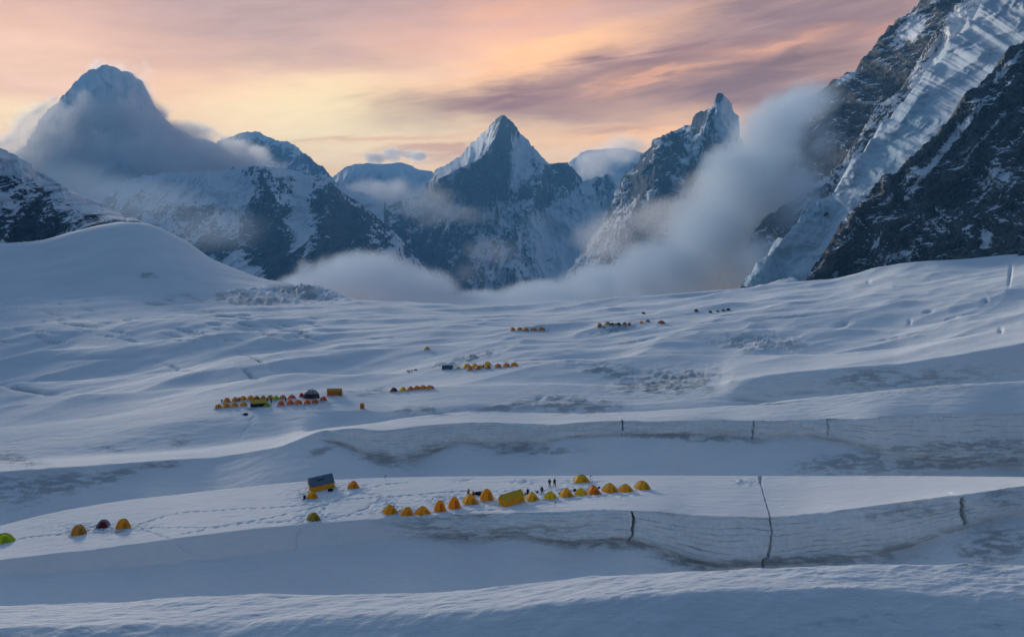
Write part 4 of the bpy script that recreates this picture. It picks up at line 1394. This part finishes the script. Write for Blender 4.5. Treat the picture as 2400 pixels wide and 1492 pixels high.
ORANGE, AMBER, GOLD, YELLOW, LEMON, LIME, OLIVE, TAN, BROWN, CORAL, RED = ((255, 188, 8), (255, 198, 10), (255, 205, 10), (255, 216, 12), (254, 228, 14), (222, 236, 40), (196, 180, 30), (236, 190, 76),
                                                                        (190, 140, 50), (255, 158, 66), (176, 26, 50))
_proto = {}


def place(shape, rgb, u, v, wpx, yaw, label, group, cat="tent", name="dome_tent", fat=1.0, door=None):
    key = (shape, rgb, name, door)
    if key not in _proto:
        if shape in SHAPES:
            _proto[key] = build_dome(shape, rgb, name, door)
        elif shape == 'toilet':
            _proto[key] = build_toilet(rgb, name)
        elif shape == 'bigdome':
            _proto[key] = build_big_dome(name)
        root = _proto[key]
    else:
        root = dup(_proto[key])
    g = ground(u, v)
    W = wpx * g.y / FPX * 0.93
    # the pixel given is the lower rim: the centre stands half a depth further back
    c = ground(u, v) + Vector((g.x, g.y, 0)).normalized() * W * 0.42
    ok, loc, nor, _ = glacier.ray_cast(Vector((c.x, c.y, g.z + 6)), Vector((0, 0, -1)))
    z = loc.z if ok and abs(loc.z - g.z) < 1.2 else g.z
    root.location = (c.x, c.y, min(z, g.z + 0.15))
    root.rotation_euler = (0, 0, R(yaw))
    root.scale = (W, W, W * fat)
    tag(root, label, cat, group)
    return root


G_L = "tents at the left end of the near shelf"
G_N = "tents in the long row on the near shelf"
# near shelf, far left
place('long', LIME, 8, 1276, 62, 28, "lime green tent cut by the left edge of the picture", G_L)
place('dome', (236, 186, 62), 185, 1254, 40, 30, "dull mustard dome tent left of the red tent", G_L, fat=1.05)
place('dome', (168, 160, 165), 242, 1239, 33, 8, "small tent with a dark red front and grey top", G_L, door=RED)
place('dome', (250, 192, 40), 289, 1242, 38, 26, "bright orange dome tent right of the red tent", G_L, fat=1.05)
# near shelf, left of the row
r = build_cabin((255, 205, 16), (112, 132, 150), "cabin_tent", depth=.5, wh=.30, rh=.62, door_rgb=(255, 205, 16), patch=(70, 84, 100))
g = ground(752, 1150)
W = 56 * g.y / FPX
r.location = g + Vector((0, .25 * W, 0))
r.rotation_euler = (0, R(-7), R(24))
r.scale = (W, W, W)
tag(r, "big yellow cabin tent with a grey blue pitched roof on the near shelf", "tent")
place('point', GOLD, 732, 1171, 30, 20, "golden dome tent pitched against the front of the grey roofed cabin", "tents left of the long row")
place('dome', ORANGE, 828, 1145, 31, 15, "lone orange dome tent right of the grey roofed cabin", "tents left of the long row")
place('dome', OLIVE, 735, 1221, 34, 28, "olive brown dome tent standing alone below the grey roofed cabin", "tents left of the long row", fat=1.05)
barrel(714, 1169, (20, 40, 110), "dark blue barrel left of the golden dome tent")
duffel(775, 1150, (22, 20, 18), "black bag lying at the right corner of the grey roofed cabin", 1.1, 15)
# the long row, left to right
row = [('point', AMBER, 914, 1208, 36, 32, "leftmost amber dome tent of the long row, a dark figure leaning over it", 1),
       ('dome', AMBER, 954, 1209, 34, 12, "low rounded amber tent, second from the left of the long row", 1),
       ('point', AMBER, 991, 1206, 36, 40, "pointed amber tent left of the two tall domes", 1),
       ('tall', ORANGE, 1031, 1200, 32, 8, "tall orange dome, left one of the twin tall domes", 1),
       ('tall', ORANGE, 1065, 1193, 33, 12, "tall orange dome, right one of the twin tall domes", 1),
       ('point', GOLD, 1102, 1182, 38, 20, "large golden tent with a yellow clad person standing behind it", 1.05),
       ('tall', AMBER, 1141, 1176, 35, 18, "tall amber dome just left of the yellow cabin tent", .95)]
for sh, c, u, v, w_, ya, lb, fat in row:
    place(sh, c, u, v, w_, ya, lb, G_N, fat=fat)
r = build_cabin((255, 206, 14), (240, 190, 20), "cabin_tent", depth=.52, wh=.34, rh=.56, door_rgb=(240, 186, 12))
g = ground(1200, 1183)
W = 54 * g.y / FPX
r.location = g + Vector((0, .22 * W, 0))
r.rotation_euler = (0, R(-7), R(30))
r.scale = (W, W, W)
tag(r, "yellow ridge roofed cabin tent in the middle of the long row", "tent")
row = [('point', YELLOW, 1247, 1175, 33, 18, "yellow tent just right of the ridge roofed cabin"), ('point', LEMON, 1290, 1171, 29, 45, "pale lemon tent with a stooping person on its left"),
       ('point', GOLD, 1327, 1166, 34, 20, "golden tent between the two lemon tents"), ('point', LEMON, 1361, 1161, 28, 50, "lemon tent touching a dark bag on its left"),
       ('point', (250, 172, 24), 1391, 1158, 34, 15, "only orange tent in the right half of the long row"), ('point', GOLD, 1429, 1156, 36, 32, "third golden tent from the right end of the long row"),
       ('point', GOLD, 1466, 1153, 35, 34, "second golden tent from the right end of the long row"), ('dome', (250, 204, 16), 1505, 1147, 36, 24, "last golden tent at the right end of the long row")]
for sh, c, u, v, w_, ya, lb in row:
    place(sh, c, u, v, w_, ya, lb, G_N)
place('flat', YELLOW, 1363, 1133, 43, 8, "wide low yellow tent alone behind the long row near the shelf crest", "tents left of the long row")['group'] = "tents behind the long row"
# people and gear at the long row
GP = "people at the near camp"
person(918, 1199, 'bend', (18, 18, 20), (20, 20, 22), 60, "person in black bending over the leftmost tent of the long row", GP)
person(1098, 1164, 'stand', (224, 170, 40), (22, 20, 18), 200, "person in a yellow jacket standing behind the large golden tent", GP)
person(1109, 1162, 'sit', (200, 92, 40), (60, 40, 30), 160, "person in orange sitting behind the large golden tent", GP)
duffel(1120, 1160, (16, 18, 24), "black bag beside the sitting person in orange", 1.5, 10)
person(1237, 1164, 'stand', (20, 22, 26), (20, 20, 24), 150, "person in black standing right of the yellow ridge roofed cabin", GP)
duffel(1231, 1159, (190, 140, 30), "small mustard bag by the person behind the yellow tent", 0.8, 70)
person(1271, 1159, 'stoop', (26, 44, 54), (22, 34, 42), 200, "person in dark teal stooping left of the pale lemon tent", GP)
person(1288, 1141, 'stand', (26, 16, 18), (34, 38, 46), 170, "left one of two people standing on the open snow, in a dark maroon jacket", GP)
person(1300, 1141, 'stand', (16, 28, 22), (24, 30, 32), 215, "right one of two people standing on the open snow, in a dark green jacket", GP, 1.06)
duffel(1259, 1154, (40, 52, 66), "slate grey bag on the snow left of the stooping person", 0.6, 40)
duffel(1347, 1151, (18, 18, 22), "black bag squeezed between a golden and a lemon tent", 1.0, 80)
duffel(1404, 1144, (24, 26, 30), "black bag on the right side of the orange tent in the row", 0.7, 70)
wand(902, 1124, 1.0, "short marker wand at the shelf crest right of the lone orange tent")
wand(1012, 1185, 1.5, "green marker wand between the pointed amber tent and the tall domes", (60, 100, 70))
wand(1300, 1188, 1.0, "dark marker wand on the snow below the pale lemon tent")
wand(1383, 1124, 1.0, "thin marker wand at the right end of the wide low yellow tent")
wand(1309, 1166, 1.0, "dark marker wand at the left foot of the golden tent between the lemon tents")
# middle left camp
GB, GF = "tents in the back row of the middle left camp", "tents in the front row of the middle left camp"
back = [('dome', ORANGE, 532, 944, 18, "leftmost orange tent of the back row, dark figure on its left"), ('dome', AMBER, 551.5, 942, 17, "second tent from the left in the back row of the middle left camp"),
        ('dome', AMBER, 570, 939, 17, "third tent from the left in the back row, orange clad person at its side"), ('dome', AMBER, 587.5, 938, 17, "amber tent left of the brown tent in the back row"),
        ('dome', BROWN, 602, 939, 17, "brown tent behind the dark green cabin tent"), ('dome', TAN, 617, 937, 16, "tan tent just right of the brown tent in the back row"),
        ('dome', TAN, 633, 937, 17, "tan tent with two dark figures in front of it"), ('dome', LIME, 647, 938, 17, "lime tent in the back row of the middle left camp"),
        ('dome', TAN, 662.5, 936, 16, "tan tent right of the lime tent in the back row"), ('flat', CORAL, 684, 935, 20, "low coral orange tent left of the maroon big dome")]
for sh, c, u, v, w_, lb in back:
    place(sh, c, u, v, w_ * 1.08, random.uniform(0, 45), lb, GB)
place('tall', (230, 84, 44), 707, 931, 13, 20, "narrow red orange tent touching the left side of the maroon big dome", GB)
place('bigdome', (92, 36, 46), 730, 937, 42, 0, "big mess dome with maroon walls and a grey top", GB, name="mess_dome")
place('dome', CORAL, 758.5, 940, 18, 20, "coral tent at the right end, touching the maroon big dome", GF)
front = [('dome', ORANGE, 512.5, 958, 17, "leftmost orange tent of the front row in the middle left camp"), ('dome', AMBER, 531.5, 956, 18, "second amber tent from the left in the front row"),
         ('dome', AMBER, 550.5, 954, 18, "third amber tent from the left in the front row"), ('dome', GOLD, 571, 952.5, 17, "golden tent left of the dark green cabin tent"),
         ('flat', LIME, 627, 954, 19, "low lime tent touching the right side of the dark green cabin"), ('dome', CORAL, 659, 951, 18, "leftmost coral tent right of the lime tent in the front row"),
         ('dome', CORAL, 680, 949, 18, "second coral tent from the left in the front row"), ('dome', (255, 176, 66), 699, 948.5, 18, "paler orange tent in the middle of the coral front row"),
         ('dome', CORAL, 720, 948, 17, "coral tent in front of the left half of the maroon big dome"), ('dome', CORAL, 739, 946.5, 17, "coral tent in front of the right half of the maroon big dome")]
for sh, c, u, v, w_, lb in front:
    place(sh, c, u, v, w_ * 1.05, random.uniform(0, 45), lb, GF)
for (u, v, wp, ya, wall_, roof_, lb, dp, wh, rh) in [(603, 955, 36, 20, (36, 44, 36), (232, 190, 40), "dark green cabin tent with a yellow roof in the middle left camp", .6, .32, .52),
                                                     (783, 928, 34, 8, (206, 146, 30), (214, 168, 40), "long mustard cabin tent on the crest at the right end of the middle left camp", .4, .40, .52)]:
    r = build_cabin(wall_, roof_, "cabin_tent", dp, wh, rh, tuple(int(c * .7) for c in wall_))
    g = ground(u, v)
    W = wp * g.y / FPX
    r.location = g + Vector((0, dp / 2 * W, 0))
    r.rotation_euler = (0, 0, R(ya))
    r.scale = (W, W, W)
    tag(r, lb, "tent")
place('toilet', (232, 178, 20), 849, 958, 11, 12, "small yellow box shaped toilet tent alone on the slope", None, "toilet tent", "toilet_tent")
GM = "people at the middle left camp"
person(520, 945, 'stoop', (24, 26, 36), (22, 22, 28), 30, "person in dark clothes left of the leftmost back row tent", GM)
person(561, 939, 'sit', (236, 120, 24), (50, 40, 36), 0, "person in orange crouched between two back row tents", GM, 1.3)
person(626, 943, 'stand', (22, 22, 32), (20, 20, 26), 20, "left one of two dark figures in front of the tan tent", GM)
person(636, 946, 'stand', (20, 24, 36), (20, 20, 26), -40, "right one of two dark figures in front of the tan tent", GM, 1.1)
person(669.5, 942, 'stand', (34, 34, 44), (24, 24, 30), 60, "person standing right of the tan tent next to the lime tent", GM)
duffel(576, 972, (18, 18, 22), "black bag left in a snow hole below the middle left camp", 1.4, 0)
# centre camp
GC, GY, GO = "tents in the row of six at the centre", "yellow tents of the centre camp", "orange tents of the centre camp"
for k, (sh, c, u, v, w_, lb) in enumerate([
        ('flat', (190, 118, 56), 923, 918.5, 22, "brown leftmost tent of the row of six, its doorway dark"), ('dome', LEMON, 944.5, 917, 18, "only lemon yellow tent in the row of six"),
        ('dome', (246, 172, 36), 962, 915.5, 17, "orange tent touching the right side of the lemon tent in the row of six"), ('dome', (246, 172, 36), 977, 914, 17, "fourth tent from the left in the row of six"),
        ('dome', (250, 180, 30), 991.5, 913, 17, "fifth tent from the left in the row of six"), ('flat', (252, 178, 30), 1007.5, 913, 22, "wide orange tent at the right end of the row of six")]):
    place(sh, c, u, v, w_, 12 + 7 * k, lb, GC, door=(40, 24, 20) if k == 0 else None)
for k, (sh, c, u, v, w_, lb) in enumerate([
        ('flat', LEMON, 1074, 865, 14, "small yellow tent just right of the blue grey cabin"), ('flat', YELLOW, 1094.5, 863.5, 24, "wide yellow tent in the back row of the centre camp"),
        ('dome', YELLOW, 1112, 861.5, 16, "yellow tent touching the right of the wide yellow tent"), ('flat', YELLOW, 1126, 862, 16, "low yellow tent left of the dark green figure"),
        ('dome', LEMON, 1142.5, 857, 16, "highest lemon tent at the right end of the yellow back row")]):
    place(sh, c, u, v, w_, 10 + 9 * k, lb, GY)
for k, (sh, c, u, v, w_, lb) in enumerate([
        ('dome', ORANGE, 1101, 869, 16, "leftmost orange tent in front of the yellow tents"), ('dome', (252, 166, 26), 1120, 867, 16, "second orange tent from the left in front of the yellow tents"),
        ('dome', (242, 176, 46), 1143, 865, 16, "orange tent below the highest lemon tent"), ('dome', (236, 168, 50), 1167, 862, 16, "orange tent with black edges, third from the right end of the centre camp"),
        ('dome', (242, 180, 44), 1187, 860.5, 16, "second orange tent from the right end of the centre camp"), ('dome', (250, 186, 32), 1205.5, 858.5, 16, "last orange tent at the right end of the centre camp")]):
    place(sh, c, u, v, w_, 8 + 8 * k, lb, GO)
r = build_cabin((74, 96, 122), (66, 92, 122), "cabin_tent", .7, .12, .42, (50, 62, 80))
g = ground(1048, 866)
W = 24 * g.y / FPX
r.location = g + Vector((0, .35 * W, 0))
r.scale = (W, W, W)
tag(r, "blue grey ridge roofed cabin at the left end of the centre camp", "tent")
person(1133, 863, 'stand', (20, 52, 30), (20, 30, 24), 30, "person in dark green among the yellow tents of the centre camp", None)
place('flat', (252, 190, 36), 1001, 820, 16, 12, "single orange tent alone on the snow between the centre and far camps", None)
for k, (u, v, c, L, lb) in enumerate([(957, 871, (206, 190, 70), 1.4, "yellowish bag at the left of the small gear pile"), (965, 869, (190, 200, 200), 1.2, "pale grey bag in the middle of the small gear pile"), (974, 868, (150, 160, 120), 1.5, "greenish bag at the right of the small gear pile")]):
    duffel(u, v, c, lb, L, 15 * k, group="bags of the small gear pile")
# far camps
GA, GD, GE = "tents of the far row of five", "tents of the far right camp", "tents of the farthest camp"
FAR_O = (236, 176, 56)
for k, (u, v, w_, lb) in enumerate([(1201.5, 775.5, 14, "leftmost tent of the far row of five"), (1216.5, 775, 13, "second tent from the left in the far row of five, a figure on its right"), (1232.5, 777, 15, "middle and largest tent of the far row of five"),
                                    (1252, 776, 13, "fourth tent from the left in the far row of five"), (1270, 775.8, 15, "rightmost tent of the far row of five")]):
    place('dome', FAR_O, u, v, w_, 10 + 11 * k, lb, GA)
person(1222, 774, 'stand', (40, 50, 66), (34, 40, 52), 0, "person between the second and middle tents of the far row of five", "people at the far row of five")
person(1245, 776, 'stand', (34, 42, 56), (30, 36, 46), 0, "person between the middle and fourth tents of the far row of five", "people at the far row of five")
for k, (u, v, w_, c, sh, lb) in enumerate([(1405, 764.5, 13, FAR_O, 'dome', "upper leftmost tent of the far right camp"), (1404.5, 768, 12, (176, 110, 40), 'flat', "squat brown tent below the upper leftmost one in the far right camp"),
                                           (1424, 762, 14, FAR_O, 'dome', "second tent from the left in the upper row of the far right camp"), (1435, 763, 11, (120, 78, 44), 'dome', "dark brown tent left of the figure in the far right camp"),
                                           (1450, 763, 12, (112, 74, 46), 'dome', "dark brown tent right of the figure in the far right camp"), (1464, 762.5, 12, (184, 140, 50), 'dome', "olive tan tent left of the reddish one in the far right camp"),
                                           (1475, 763, 11, (206, 108, 50), 'dome', "reddish tent at the end of the close cluster in the far right camp"), (1502.5, 757.5, 12, FAR_O, 'flat', "left one of two low tents apart from the cluster"),
                                           (1517.5, 755, 13, (190, 128, 44), 'flat', "right one of two low tents apart from the cluster"), (1550, 759, 18, (190, 122, 40), 'flat', "largest tent at the right end of the far right camp")]):
    place(sh, c, u, v, w_, 9 + 13 * k, lb, GD)
person(1443, 764, 'stand', (40, 28, 30), (30, 26, 30), 0, "person between the two dark brown tents of the far right camp", None)
duffel(1416, 768, (190, 124, 44), "orange bag lying below the far right camp tents", 1.6, 0)
for k, (u, v, w_, c, lb) in enumerate([(1631.5, 731, 12, (160, 122, 50), "leftmost tent of the farthest camp"), (1664, 733.5, 10, (140, 120, 50), "lowest tent of the farthest camp, second from the left"),
                                       (1682, 731.5, 8, (150, 134, 50), "tiny middle tent of the farthest camp"), (1695, 730, 10, (176, 170, 50), "yellow green tent, second from the right in the farthest camp"),
                                       (1707, 728.5, 11, (96, 96, 44), "dark olive tent at the right end of the farthest camp")]):
    place('dome', c, u, v, w_, 15 * k, lb, GE)
duffel(1508, 735, (24, 26, 30), "black bag alone on the snow above the far right camp", 2.2, 0)
#--PART3--

# ------------------------------------------------------------------ haze: one closed box of even air round the whole scene
def make_haze():
    lo, hi = np.full(3, 1e9), np.full(3, -1e9)
    bpy.context.view_layer.update()
    for o in COL.objects:
        if o.type == 'MESH':
            for c in o.bound_box:
                p = np.array(o.matrix_world @ Vector(c))
                lo, hi = np.minimum(lo, p), np.maximum(hi, p)
    lo = np.minimum(lo, 0) - np.array([300, 400, 1.0])
    hi = np.maximum(hi, 0) + np.array([300, 300, 12.0])
    bm = bmesh.new()
    bmesh.ops.create_cube(bm, size=1.0, matrix=Matrix.Translation(Vector((lo + hi) / 2)) @ Matrix.Diagonal((*(hi - lo), 1)))
    me = bpy.data.meshes.new("haze")
    bm.to_mesh(me)
    bm.free()
    o = bpy.data.objects.new("haze", me)
    COL.objects.link(o)
    m, w = new_mat("haze_air")
    pv = w.new('ShaderNodeVolumePrincipled')
    pv.inputs['Color'].default_value = HAZE_COLOR
    pv.inputs['Density'].default_value = HAZE_DENSITY
    pv.inputs['Anisotropy'].default_value = 0.0
    out = w.new('ShaderNodeOutputMaterial')
    w.put(out.inputs['Volume'], pv.outputs[0])
    me.materials.append(m)
    tag(o, "thin blue evening air over the whole valley", None, None, 'stuff')


HAZE_COLOR = (0.16, 0.44, 0.78, 1)
HAZE_DENSITY = 0.00011
make_haze()
